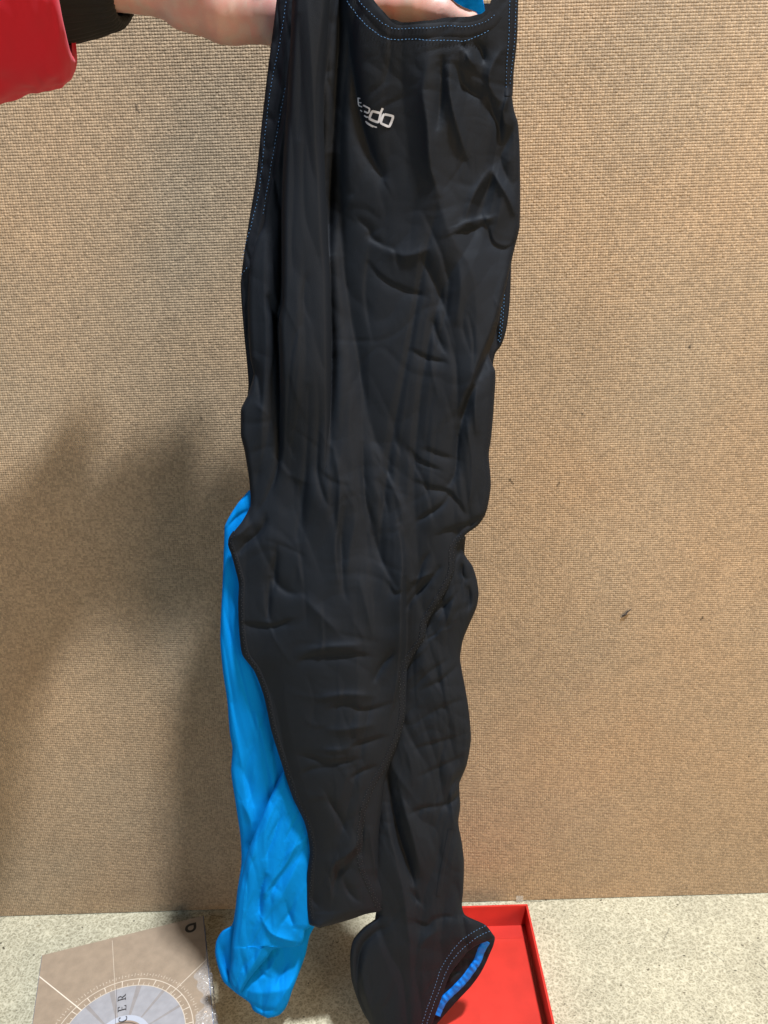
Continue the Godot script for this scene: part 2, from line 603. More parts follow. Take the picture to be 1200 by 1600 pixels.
# ================================================================ cloth
class Cloth:
	var ly := PackedFloat32Array()
	var lx := PackedFloat32Array()
	var ry := PackedFloat32Array()
	var rx := PackedFloat32Array()
	var y0 := 0.0
	var y1 := 0.0
	var x0 := 0.0
	var cols := 0
	var rows := 0
	const CELL := 2.0
	var hm := PackedFloat32Array()
	var zs := []          # [y, z in metres]
	var curl_l := []      # [y, radius in pixels, drop in mm]
	var curl_r := []
	var bulge := 0.0      # mm
	var tops := []        # [x, y] of a cut-out top edge
	var blend := 160.0
	var gain := 1.0

	func setup(l: Array, r: Array):
		for k in range(0, l.size(), 2):
			lx.append(l[k])
			ly.append(l[k + 1])
		for k in range(0, r.size(), 2):
			rx.append(r[k])
			ry.append(r[k + 1])
		y0 = minf(ly[0], ry[0])
		y1 = maxf(ly[ly.size() - 1], ry[ry.size() - 1])
		x0 = 1e9
		var x1 := -1e9
		for v in lx: x0 = minf(x0, v)
		for v in rx: x1 = maxf(x1, v)
		cols = int((x1 - x0) / CELL) + 3
		rows = int((y1 - y0) / CELL) + 3
		hm.resize(cols * rows)

	static func along(ys: PackedFloat32Array, xs: PackedFloat32Array, y: float) -> float:
		var n := ys.size()
		if y <= ys[0]: return xs[0]
		if y >= ys[n - 1]: return xs[n - 1]
		var lo := 0
		var hi := n - 1
		while hi - lo > 1:
			var m := (lo + hi) / 2
			if ys[m] <= y: lo = m
			else: hi = m
		var h := maxf(ys[hi] - ys[lo], 0.001)
		var t := (y - ys[lo]) / h
		var s := (xs[hi] - xs[lo]) / h
		var s0 := s if lo == 0 else ((xs[lo] - xs[lo - 1]) / maxf(ys[lo] - ys[lo - 1], 0.5) + s) * 0.5
		var s1 := s if hi == n - 1 else ((xs[hi + 1] - xs[hi]) / maxf(ys[hi + 1] - ys[hi], 0.5) + s) * 0.5
		s0 = clampf(s0, -3.0 * absf(s), 3.0 * absf(s))
		s1 = clampf(s1, -3.0 * absf(s), 3.0 * absf(s))
		var t2 := t * t
		var t3 := t2 * t
		return lerpf((2 * t3 - 3 * t2 + 1) * xs[lo] + (t3 - 2 * t2 + t) * h * s0 + (3 * t2 - 2 * t3) * xs[hi] + (t3 - t2) * h * s1, lerpf(xs[lo], xs[hi], t), 0.35)

	func left(y: float) -> float: return along(ly, lx, y)
	func right(y: float) -> float: return along(ry, rx, y)

	static func table(rows_: Array, y: float, k: int) -> float:
		if y <= rows_[0][0]: return rows_[0][k]
		for i in range(1, rows_.size()):
			if y <= rows_[i][0]:
				var t: float = (y - rows_[i - 1][0]) / (rows_[i][0] - rows_[i - 1][0])
				return lerpf(rows_[i - 1][k], rows_[i][k], t * t * (3.0 - 2.0 * t))
		return rows_[rows_.size() - 1][k]

	func top(x: float) -> float:
		return table(tops, x, 1)

	func fold(amp: float, wl: float, wr: float, pts: Array, taper := true, power := 1.2):
		# a fold line: amp in mm, half-widths in pixels on its left and right (seen along its way)
		var p := PackedVector2Array()
		var n := pts.size() / 2
		var run: float = pts[n * 2 - 2] - pts[0]
		if amp < 0.0 and absf(run) > absf(pts[n * 2 - 1] - pts[1]) * 1.1:
			# a crosswise crease: the cloth hangs over it, steep above and slack below
			var lo := minf(wl, wr) * 0.6
			var big := maxf(wl, wr) * 1.0
			amp *= 0.72
			wl = big if run > 0.0 else lo
			wr = lo if run > 0.0 else big
		for i in n - 1:
			var a := Vector2(pts[i * 2], pts[i * 2 + 1])
			var b := Vector2(pts[i * 2 + 2], pts[i * 2 + 3])
			var z := a if i == 0 else Vector2(pts[i * 2 - 2], pts[i * 2 - 1])
			var e := b if i == n - 2 else Vector2(pts[i * 2 + 4], pts[i * 2 + 5])
			for k in 3: p.append(a.cubic_interpolate(b, z, e, k / 3.0))
		p.append(Vector2(pts[n * 2 - 2], pts[n * 2 - 1]))
		var total := 0.0
		var cum := PackedFloat32Array([0.0])
		for i in p.size() - 1:
			total += p[i].distance_to(p[i + 1])
			cum.append(total)
		wl *= 0.9
		wr *= 0.9
		var reach := maxf(wl, wr) * 3.2
		var touched := {}
		for i in p.size() - 1:
			var a := p[i]
			var b := p[i + 1]
			var d := b - a
			var len2 := maxf(d.length_squared(), 0.01)
			var ln := sqrt(len2)
			var c0 := maxi(0, int((minf(a.x, b.x) - reach - x0) / CELL))
			var c1 := mini(cols - 1, int((maxf(a.x, b.x) + reach - x0) / CELL) + 1)
			var r0 := maxi(0, int((minf(a.y, b.y) - reach - y0) / CELL))
			var r1 := mini(rows - 1, int((maxf(a.y, b.y) + reach - y0) / CELL) + 1)
			for r in range(r0, r1 + 1):
				var qy := y0 + r * CELL - a.y
				for c in range(c0, c1 + 1):
					var qx := x0 + c * CELL - a.x
					var t := clampf((qx * d.x + qy * d.y) / len2, 0.0, 1.0)
					var ex := qx - d.x * t
					var ey := qy - d.y * t
					var dist := sqrt(ex * ex + ey * ey)
					if dist > reach: continue
					var side := d.x * qy - d.y * qx      # > 0: on the right hand going down the line in picture axes
					var w := wr if side < 0.0 else wl
					var g := exp(-pow(dist / w, power))
					if g < 0.006: continue
					if taper:
						var s := (cum[i] + ln * t) / total
						g *= minf(1.0, pow(maxf(sin(PI * clampf(s, 0.0, 1.0)), 0.0), 0.6))
					var k := r * cols + c
					if g > touched.get(k, 0.0): touched[k] = g
		for k in touched: hm[k] += amp * gain * touched[k]

	func sample(x: float, y: float) -> float:
		var gx := clampf((x - x0) / CELL, 0.0, cols - 1.001)
		var gy := clampf((y - y0) / CELL, 0.0, rows - 1.001)
		var c := int(gx)
		var r := int(gy)
		var fx := gx - c
		var fy := gy - r
		var k := r * cols + c
		return lerpf(lerpf(hm[k], hm[k + 1], fx), lerpf(hm[k + cols], hm[k + cols + 1], fx), fy)

	func smooth_map(times: int):
		for q in times:
			var o := hm.duplicate()
			for r in range(1, rows - 1):
				for c in range(1, cols - 1):
					var k := r * cols + c
					hm[k] = o[k] * 0.5 + (o[k - 1] + o[k + 1] + o[k - cols] + o[k + cols]) * 0.125

	func depth(x: float, y: float) -> float:
		var l := left(y)
		var r := right(y)
		var wd := maxf(r - l, 0.01)
		var a := absf((x - l) / wd * 2.0 - 1.0)
		var z := bulge * (1.0 - minf(a * a, 1.0)) + sample(x, y)
		var cl := table(curl_l, y, 1)
		var e := clampf(x - l, 0.0, cl)
		if e < cl:
			var q := 1.0 - e / cl
			z -= table(curl_l, y, 2) * (1.0 - sqrt(maxf(0.0, 1.0 - q * q)))
		var cr := table(curl_r, y, 1)
		e = clampf(r - x, 0.0, cr)
		if e < cr:
			var q := 1.0 - e / cr
			z -= table(curl_r, y, 2) * (1.0 - sqrt(maxf(0.0, 1.0 - q * q)))
		return table(zs, y, 1) + z * 0.001


func crumple(c: Cloth, amount: float, sx: float, sy: float, angle: float, crease: float, seed_shift: float):
	# slack cloth: soft swells with thin creases between them
	var ca := cos(angle)
	var sa := sin(angle)
	for r in c.rows:
		for k in c.cols:
			var x := c.x0 + k * Cloth.CELL
			var y := c.y0 + r * Cloth.CELL
			var u := (x * ca + y * sa) / sx
			var v := (-x * sa + y * ca) / sy
			var wx := fine.get_noise_2d(u * 0.7 + seed_shift, v * 0.7 + 90.0)
			var wy := fine.get_noise_2d(u * 0.7 + seed_shift + 50.0, v * 0.7 + 20.0)
			var n := fine.get_noise_2d(u + wx * 0.5 + seed_shift, v + wy * 0.5)
			c.hm[r * c.cols + k] += amount * (1.6 * minf(absf(n) * 2.2, 1.0) - 0.8) + amount * wx
			if crease > 0.0:
				var m := absf(fine.get_noise_2d(u * 2.3 + seed_shift + wy, v * 2.3 + 40.0 + wx))
				c.hm[r * c.cols + k] += crease * (minf(m * 2.5, 1.0) - 0.5)


func creases(c: Cloth, n: int, ya: float, yb: float, angle: float, spread: float, amp: float, long_: float):
	# short sharp wrinkles lying roughly one way
	for i in n:
		var y := rng.randf_range(ya, yb)
		var x := lerpf(c.left(y) + 8.0, c.right(y) - 8.0, rng.randf())
		var d := Vector2.from_angle(angle + rng.randf_range(-spread, spread))
		var l := long_ * rng.randf_range(0.4, 1.3)
		var bend := d.orthogonal() * rng.randf_range(-0.14, 0.14) * l
		var p := Vector2(x, y)
		var a := p - d * l * 0.5
		var b := p + d * l * 0.5
		var w := rng.randf_range(2.2, 4.5)
		c.fold(amp * rng.randf_range(0.4, 1.2) * (-1.0 if rng.randf() < 0.65 else 1.0), w, w * rng.randf_range(1.5, 3.5), [a.x, a.y, p.x + bend.x, p.y + bend.y, b.x, b.y])


func cloth_mesh(c: Cloth, ncols: int, nrows: int, origin: Vector3, thick := 0.0009) -> ArrayMesh:
	var p := PackedVector3Array()
	p.resize(ncols * nrows)
	for r in nrows:
		var yb := lerpf(c.y0, c.y1, r / float(nrows - 1))
		for k in ncols:
			var s := k / float(ncols - 1)
			var u := lerpf(s, 0.5 - 0.5 * cos(PI * s), 0.55)
			var y := yb
			var x := lerpf(c.left(yb), c.right(yb), u)
			if c.tops.size() and yb < c.blend:
				y = lerpf(c.top(x), c.blend, (yb - c.y0) / (c.blend - c.y0))
			x = lerpf(c.left(y), c.right(y), u)
			p[r * ncols + k] = at(x, y, c.depth(x, y))
	return grid_mesh(p, ncols, nrows, thick, origin)


func dense(pts: Array, step: float) -> PackedVector2Array:
	var out := PackedVector2Array()
	var n := pts.size() / 2
	var p := PackedVector2Array()
	for i in n - 1:
		var a := Vector2(pts[i * 2], pts[i * 2 + 1])
		var b := Vector2(pts[i * 2 + 2], pts[i * 2 + 3])
		var z := a if i == 0 else Vector2(pts[i * 2 - 2], pts[i * 2 - 1])
		var e := b if i == n - 2 else Vector2(pts[i * 2 + 4], pts[i * 2 + 5])
		var m := maxi(2, int(a.distance_to(b) / step * 2.0))
		for k in m: p.append(a.cubic_interpolate(b, z, e, k / float(m)))
	p.append(Vector2(pts[n * 2 - 2], pts[n * 2 - 1]))
	out.append(p[0])
	var left_over := step
	for i in p.size() - 1:
		var d := p[i].distance_to(p[i + 1])
		var t := 0.0
		while d - t >= left_over:
			t += left_over
			out.append(p[i].lerp(p[i + 1], t / d))
			left_over = step
		left_over -= d - t
	return out


func ribbon(c: Cloth, pts: Array, wl: float, wr: float, lift: float, origin: Vector3, ribs := 0.0) -> ArrayMesh:
	# a flat band sewn along a line of the cloth
	var q := dense(pts, 2.0)
	var across := 7
	var v := PackedVector3Array()
	for i in q.size():
		var d := (q[mini(i + 2, q.size() - 1)] - q[maxi(i - 2, 0)]).normalized()
		var nn := Vector2(-d.y, d.x)
		for k in across:
			var s := k / float(across - 1)
			var x := q[i] + nn * lerpf(-wl, wr, s)
			var edge := minf(1.0, minf(s, 1.0 - s) * 5.0)
			var h := lift * edge - 0.25 * (1.0 - edge)
			if ribs > 0.0: h += ribs * edge * (0.5 + 0.5 * sin(i * 1.35 + s * 1.2)) * (0.6 + 0.4 * sin(i * 0.37))
			v.append(at(x.x, x.y, c.depth(x.x, x.y) + h * 0.001))
	return grid_mesh(v, across, q.size(), 0.0, origin)


func stitches(c: Cloth, lines: Array, dash: float, gap: float, thick: float, lift: float, origin: Vector3, slant := 0.0) -> ArrayMesh:
	# short thread dashes along lines of the cloth
	var st := SurfaceTool.new()
	st.begin(Mesh.PRIMITIVE_TRIANGLES)
	st.set_smooth_group(-1)
	for pts in lines:
		var q := dense(pts, dash + gap)
		for i in q.size() - 1:
			var d := (q[i + 1] - q[i]).normalized()
			var j := Vector2(rng.randf_range(-0.3, 0.3), rng.randf_range(-0.3, 0.3))
			d = d.rotated(slant * (1.0 if i % 2 == 0 else -1.0) + rng.randf_range(-0.08, 0.08))
			var n := Vector2(-d.y, d.x) * thick
			var a := q[i] + j
			var b := a + d * dash * rng.randf_range(0.85, 1.1)
			var m := (a + b) * 0.5
			var za := c.depth(a.x, a.y) - 0.0001
			var zm := c.depth(m.x, m.y) + lift * 0.001
			var zb := c.depth(b.x, b.y) - 0.0001
			var pa := at(a.x, a.y, za)
			var pb := at(b.x, b.y, zb)
			var m1 := at(m.x + n.x, m.y + n.y, zm - 0.0002)
			var m2 := at(m.x - n.x, m.y - n.y, zm - 0.0002)
			var mt := at(m.x, m.y, zm + 0.0001)
			for tri in [[pa, m1, mt], [pa, mt, m2], [pb, mt, m1], [pb, m2, mt]]:
				for k in tri: st.add_vertex(k - origin)
	st.generate_normals()
	return st.commit()


func build_swimsuit():
	var kn := 256
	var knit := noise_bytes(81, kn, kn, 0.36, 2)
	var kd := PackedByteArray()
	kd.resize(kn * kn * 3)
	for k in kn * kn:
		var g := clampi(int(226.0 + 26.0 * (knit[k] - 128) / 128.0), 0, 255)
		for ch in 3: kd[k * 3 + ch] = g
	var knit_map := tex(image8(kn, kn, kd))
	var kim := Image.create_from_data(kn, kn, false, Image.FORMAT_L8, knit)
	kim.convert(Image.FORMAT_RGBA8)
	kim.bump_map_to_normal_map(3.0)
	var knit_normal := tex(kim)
	var black := mat(lin(0.0100, 0.0128, 0.0180), 0.66, 0.26)
	var band := mat(lin(0.0072, 0.0090, 0.0128), 0.65, 0.26)
	var blue := mat(lin(0.002, 0.235, 0.70), 0.85, 0.12)
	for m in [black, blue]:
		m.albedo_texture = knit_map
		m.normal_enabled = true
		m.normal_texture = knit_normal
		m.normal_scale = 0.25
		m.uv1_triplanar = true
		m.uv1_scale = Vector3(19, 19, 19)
	var thread_blue := mat(lin(0.08, 0.19, 0.36), 0.5)
	var thread_black := mat(lin(0.026, 0.026, 0.027), 0.5)
	var suit := thing("swimsuit", at(560, 1595, -0.53))
	tag(suit, "black swimsuit with a blue leg panel held up by its straps", "swimsuit")
	var o := suit.position

	# ---- back of the torso, blue inside
	var e := Cloth.new()
	e.setup([458, 5, 452, 60, 430, 250, 410, 380, 400, 560, 392, 720, 400, 840], [798, 5, 795, 100, 800, 300, 776, 460, 752, 600, 750, 760, 722, 840])
	e.zs = [[5, -0.586], [70, -0.584], [300, -0.556], [840, -0.545]]
	e.curl_l = [[0, 6.0, 1.0]]
	e.curl_r = [[0, 6.0, 1.0]]
	crumple(e, 1.0, 60, 200, 0.1, 0.3, 3.0)
	mesh_node("back_panel", cloth_mesh(e, 50, 160, o), black, suit)
	var li := Cloth.new()
	li.setup([610, -8, 610, 60], [755, -8, 755, 0, 758, 18, 752, 60])
	li.zs = [[-8, -0.580], [60, -0.578]]
	li.curl_l = [[0, 10.0, 2.0]]
	li.curl_r = [[0, 8.0, 3.0]]
	crumple(li, 1.0, 50, 50, 0.2, 0.3, 9.0)
	mesh_node("lining", cloth_mesh(li, 40, 40, o), mat(lin(0.002, 0.24, 0.90), 0.8, 0.15), suit, "blue lining inside the neckline")

	# ---- left armhole edge of the back
	var a := Cloth.new()
	a.setup([435, -34, 432, 0, 426, 50, 417, 120, 408, 200, 400, 280, 389, 345, 380, 405, 376, 445, 381, 520, 385, 560, 388, 600, 384, 645], [500, -34, 500, 200, 480, 400, 440, 645])
	a.zs = [[-40, -0.527], [300, -0.537], [645, -0.541]]
	a.curl_l = [[0, 6.0, 2.5]]
	a.curl_r = [[0, 6.0, 2.0]]
	a.bulge = 1.0
	a.fold(2.2, 8, 12, [455, -60, 445, 90, 428, 220, 408, 340, 390, 420], false)
	a.fold(-1.5, 6, 6, [384, 440, 386, 520, 391, 600])
	crumple(a, 0.6, 40, 120, -0.1, 0.2, 15.0)
	mesh_node("back_armhole_edge", cloth_mesh(a, 60, 200, o), band, suit)
	mesh_node("armhole_stitching", stitches(a, [[449, -50, 447, 0, 437, 67, 421, 150, 406, 288, 396, 338, 385, 378, 377, 408], [460, -30, 456, 75, 437, 183, 420, 280, 410, 340], [377, 430, 388, 415]], 4.0, 1.8, 0.55, 0.4, o), thread_blue, suit, "", "stuff")

	# ---- right armhole edge of the back, low down
	var g := Cloth.new()
	g.setup([770, 380, 750, 460, 735, 540, 730, 600], [799, 395, 798, 440, 796, 480, 790, 520, 783, 540, 774, 552, 768, 590, 764, 600])
	g.zs = [[380, -0.549], [600, -0.548]]
	g.curl_l = [[0, 6.0, 1.0]]
	g.curl_r = [[0, 6.0, 2.5]]
	g.fold(-1.8, 5, 5, [775, 505, 776, 530, 776, 550])
	mesh_node("back_armhole_edge", cloth_mesh(g, 40, 90, o), band, suit)
	mesh_node("armhole_stitching", stitches(g, [[789, 443, 787, 480, 784, 515, 780, 538], [786, 446, 784, 480, 781, 515, 777, 540]], 3.4, 2.2, 0.6, 0.4, o), thread_blue, suit, "", "stuff")

	# ---- front of the body and the left leg
	var b := Cloth.new()
	b.setup([460, -40, 457, 40, 447, 130, 437, 200, 426, 260, 413, 320, 408, 356, 400, 372, 389, 412, 387, 460, 388, 520, 391, 560, 396, 585, 388, 615, 376, 640, 376, 680, 381, 700, 389, 748, 391, 790, 378, 815, 360, 838, 356, 850, 362, 868, 368, 890, 373, 912, 372, 940, 374, 990, 379, 1024, 397, 1048, 412, 1087, 424, 1142, 440, 1193, 458, 1248, 475, 1283, 482, 1310, 484, 1332, 480, 1365, 479, 1410, 483, 1445, 500, 1450],
		[810, -40, 808, 0, 806, 60, 802, 110, 800, 150, 804, 175, 809, 190, 812, 230, 813, 300, 812, 355, 803, 392, 788, 460, 772, 530, 764, 553, 768, 566, 774, 580, 772, 630, 768, 680, 764, 709, 767, 760, 758, 805, 746, 822, 729, 834, 714, 858, 710, 893, 696, 926, 681, 950, 668, 973, 664, 998, 648, 1022, 636, 1046, 635, 1079, 634, 1114, 627, 1146, 609, 1195, 602, 1215, 597, 1255, 592, 1300, 591, 1340, 595, 1375, 603, 1393, 602, 1408, 598, 1424, 577, 1427, 547, 1437, 500, 1450])
	b.tops = [[440, -40], [545, -40], [560, -30], [582, 0], [599, 17], [614, 30], [634, 35], [673, 32], [703, 27], [733, 26], [753, 22], [766, 14], [771, -2], [777, -40], [830, -40]]
	b.zs = [[-40, -0.514], [380, -0.534], [640, -0.531], [1000, -0.523], [1250, -0.525], [1450, -0.528]]
	b.curl_l = [[-70, 7, 4.0], [380, 9, 5.0], [760, 9, 5.0], [840, 6, 2.0], [1300, 8, 2.0], [1450, 8, 2.5]]
	b.curl_r = [[-70, 7, 3.0], [200, 10, 5.0], [700, 11, 5.5], [800, 10, 5.0], [850, 8, 1.2], [1150, 8, 1.5], [1210, 9, 4.0], [1450, 8, 4.0]]
	b.bulge = 8.0
	b.gain = 1.4
	body_folds(b)
	mesh_node("front_body", cloth_mesh(b, 230, 640, o), black, suit)
	# the slack roll of cloth folded forward beside the strap
	var p := Cloth.new()
	p.setup([458, -40, 454, 60, 449, 150, 443, 240, 440, 330, 440, 420, 440, 470, 435, 505, 437, 560, 438, 640, 437, 700, 432, 735, 418, 779, 404, 806, 400, 850],
		[519, -40, 512, 60, 507, 130, 506, 200, 509, 290, 513, 380, 517, 450, 518, 570, 516, 660, 514, 720, 512, 770, 512, 850])
	p.zs = [[-40, -0.5050], [300, -0.5150], [560, -0.5130], [850, -0.5150]]
	p.curl_l = [[-40, 11, 8.0], [560, 10, 8.0], [700, 8, 5.0], [800, 6, 0.6], [850, 4, 0.0]]
	p.curl_r = [[-40, 14, 11.0], [560, 12, 10.0], [680, 9, 6.0], [780, 6, 0.6], [850, 4, 0.0]]
	p.bulge = 1.5
	p.gain = 1.0
	p.fold(1.6, 16, 10, [476, -40, 484, 60, 490, 160, 496, 280, 500, 400])
	p.fold(-1.2, 8, 8, [466, 20, 470, 120, 466, 220])
	p.fold(-1.4, 5, 9, [483, 600, 480, 680, 474, 780])
	p.fold(1.0, 14, 14, [462, 420, 466, 560, 458, 700])
	creases(p, 10, 300, 800, 1.55, 0.1, 0.7, 200)
	crumple(p, 0.35, 60, 400, 0.04, 0.06, 300.0)
	for r in p.rows:
		for k in p.cols:
			var x := p.x0 + k * Cloth.CELL
			var y := p.y0 + r * Cloth.CELL
			var t := smoothstep(560.0, 790.0, y)
			if t > 0.0: p.hm[r * p.cols + k] = lerpf(p.hm[r * p.cols + k], (b.depth(x, y) - Cloth.table(p.zs, y, 1)) * 1000.0 - 1.5 + 1.0 * (1.0 - smoothstep(780.0, 845.0, y)), t)
	mesh_node("pleat", cloth_mesh(p, 56, 330, o), black, suit)
	body_trim(b, suit, o, band, thread_blue, thread_black)

	# ---- right leg
	var c := Cloth.new()
	c.setup([690, 838, 650, 960, 612, 1050, 590, 1200, 572, 1330, 575, 1400, 590, 1432, 568, 1449, 552, 1468, 547, 1492, 549, 1530, 555, 1552, 566, 1580, 579, 1602, 590, 1625],
		[728, 838, 726, 866, 738, 884, 745, 905, 748, 928, 745, 948, 734, 974, 724, 998, 719, 1028, 726, 1070, 732, 1105, 736, 1155, 729, 1196, 718, 1224, 719, 1262, 716, 1284, 722, 1318, 725, 1345, 724, 1390, 722, 1416, 727, 1430, 757, 1444, 769, 1458, 772, 1465, 763, 1470, 747, 1476, 732, 1486, 716, 1505, 704, 1521, 697, 1538, 690, 1559, 683, 1578, 678, 1592, 668, 1625])
	c.zs = [[838, -0.532], [1000, -0.530], [1200, -0.531], [1400, -0.530], [1625, -0.526]]
	c.curl_l = [[838, 8, 1.0], [1380, 8, 1.0], [1440, 10, 5.0], [1625, 10, 5.0]]
	c.curl_r = [[838, 8, 4.0], [1300, 10, 5.0], [1420, 9, 4.0], [1470, 5, 1.0], [1625, 5, 1.0]]
	c.bulge = 6.0
	c.gain = 1.3
	leg_folds(c)
	mesh_node("right_leg", cloth_mesh(c, 150, 480, o), black, suit)
	mesh_node("hem_stitching", stitches(c, [[760, 1446, 742, 1455, 723, 1468, 708, 1484, 695, 1503, 686, 1521, 680, 1541, 673, 1560, 667, 1577, 658, 1605], [766, 1455, 753, 1460, 739, 1469, 725, 1480, 713, 1493, 703, 1507, 694, 1526, 687, 1545, 680, 1563, 673, 1582, 665, 1605]], 3.8, 1.2, 0.55, 0.4, o), thread_blue, suit, "", "stuff")
	mesh_node("bonded_seam", ribbon(c, [704, 1296, 699, 1320, 693, 1350, 688, 1377, 685, 1402], 5.0, 5.0, 0.55, o), band, suit)

	# ---- back of the right leg, seen inside the opening
	var f := Cloth.new()
	f.setup([620, 1000, 600, 1300, 585, 1440, 572, 1480, 572, 1550, 590, 1600, 610, 1625], [700, 1000, 700, 1300, 710, 1420, 760, 1452, 773, 1463, 771, 1477, 765, 1491, 759, 1505, 750, 1522, 736, 1541, 718, 1560, 698, 1582, 682, 1601, 664, 1625])
	f.zs = [[1000, -0.542], [1440, -0.541], [1480, -0.536], [1625, -0.534]]
	f.curl_l = [[0, 8, 2.0]]
	f.curl_r = [[1000, 8, 1.0], [1625, 6, 0.5]]
	f.fold(-1.6, 3, 8, [722, 1490, 735, 1500])
	f.fold(-1.6, 3, 8, [704, 1512, 722, 1520])
	f.fold(1.4, 6, 6, [700, 1530, 715, 1545])
	crumple(f, 0.7, 40, 30, 0.5, 0.3, 33.0)
	mesh_node("leg_back", cloth_mesh(f, 90, 220, o), black, suit)
	mesh_node("grip_band", ribbon(f, [760, 1470, 752, 1484, 746, 1500, 737, 1514, 726, 1529, 712, 1544, 699, 1556, 690, 1567, 681, 1588], 7.0, 6.0, 0.9, o, 1.1), mat(lin(0.003, 0.15, 0.60), 0.5, 0.3), suit, "bright blue ribbed grip band inside the leg opening")

	# ---- blue panel of the left leg
	var d := Cloth.new()
	d.setup([389, 766, 371, 787, 351, 822, 350, 846, 348, 905, 345, 963, 344, 1000, 348, 1048, 355, 1095, 359, 1146, 363, 1169, 361, 1205, 368, 1255, 376, 1310, 377, 1350, 371, 1390, 367, 1425, 362, 1446, 348, 1454, 338, 1470, 336, 1489, 341, 1512, 350, 1535, 368, 1551, 390, 1567, 397, 1580, 418, 1591],
		[410, 766, 420, 900, 420, 1050, 450, 1150, 490, 1260, 500, 1330, 495, 1440, 484, 1462, 478, 1490, 470, 1513, 457, 1547, 445, 1577, 432, 1588, 418, 1591])
	d.zs = [[766, -0.536], [1000, -0.533], [1250, -0.540], [1480, -0.545], [1591, -0.536]]
	d.curl_l = [[766, 7, 4.0], [1566, 7, 4.0]]
	d.curl_r = [[766, 8, 1.0], [1400, 8, 1.0], [1566, 7, 4.0]]
	d.bulge = 2.0
	d.gain = 1.9
	d.fold(1.4, 14, 6, [360, 1100, 375, 1180, 385, 1250, 395, 1290])
	d.fold(-1.5, 8, 12, [372, 1190, 388, 1225, 396, 1262])
	d.fold(1.4, 6, 12, [376, 1250, 392, 1285, 390, 1320])
	d.fold(-1.3, 6, 8, [350, 830, 372, 806, 390, 797])
	d.fold(-1.0, 6, 10, [355, 900, 360, 1000, 372, 1060])
	d.fold(1.2, 10, 10, [400, 1110, 415, 1180, 430, 1240])
	d.fold(-1.8, 5, 8, [349, 1478, 352, 1505, 362, 1530])
	d.fold(2.2, 16, 30, [376, 1546, 404, 1552, 440, 1548, 460, 1540])
	d.fold(-1.8, 4, 7, [403, 1512, 409, 1520, 418, 1524])
	d.fold(1.4, 9, 9, [440, 1484, 424, 1510, 408, 1534])
	d.fold(-1.4, 7, 7, [452, 1500, 440, 1520, 430, 1545])
	d.fold(-1.6, 5, 8, [394, 1567, 410, 1577, 432, 1578])
	d.fold(1.5, 10, 10, [420, 1590, 440, 1560, 462, 1525])
	creases(d, 20, 1100, 1580, 1.8, 0.35, 0.6, 90)
	crumple(d, 0.5, 60, 260, -0.2, 0.08, 51.0)
	mesh_node("blue_leg_panel", cloth_mesh(d, 100, 400, o), blue, suit, "bright blue panel down the left leg")
	var h := Cloth.new()
	h.setup([441, 1206, 422, 1246, 404, 1287, 386, 1335, 378, 1368, 371, 1400, 367, 1440, 362, 1475, 361, 1503, 358, 1525, 362, 1540, 372, 1552],
		[446, 1206, 470, 1250, 492, 1290, 497, 1330, 494, 1400, 492, 1445, 478, 1452, 474, 1468, 471, 1475, 462, 1479, 446, 1480, 430, 1482, 418, 1496, 402, 1514, 388, 1532, 376, 1552])
	h.zs = [[1206, -0.533], [1300, -0.530], [1450, -0.531], [1552, -0.533]]
	h.curl_l = [[1206, 4, 2.0], [1330, 6, 5.0], [1552, 6, 4.0]]
	h.curl_r = [[1206, 8, 1.0], [1420, 8, 1.0], [1470, 5, 3.0], [1552, 6, 4.0]]
	h.bulge = 3.0
	h.gain = 1.9
	h.fold(2.0, 9, 16, [425, 1252, 412, 1290, 395, 1335, 384, 1390, 378, 1440, 370, 1500])
	h.fold(-2.6, 8, 5, [415, 1365, 408, 1390, 406, 1415, 408, 1435])
	h.fold(1.8, 5, 14, [424, 1362, 415, 1395, 424, 1380, 450, 1345, 470, 1300])
	h.fold(-1.4, 8, 12, [415, 1410, 435, 1375, 456, 1345, 470, 1325])
	h.fold(1.6, 12, 12, [470, 1340, 448, 1385, 430, 1420])
	h.fold(1.8, 4, 10, [408, 1434, 418, 1452, 428, 1462, 448, 1469, 466, 1472])
	h.fold(-1.6, 6, 6, [445, 1405, 452, 1430, 462, 1455])
	h.fold(-1.2, 5, 9, [440, 1250, 430, 1300, 412, 1345])
	h.fold(1.5, 9, 9, [415, 1470, 400, 1500, 384, 1528])
	h.fold(-1.2, 6, 9, [395, 1440, 388, 1480, 376, 1520])
	creases(h, 22, 1230, 1540, 1.9, 0.3, 0.7, 110)
	crumple(h, 0.5, 60, 240, -0.35, 0.08, 71.0)
	mesh_node("blue_leg_fold", cloth_mesh(h, 110, 280, o), blue, suit)


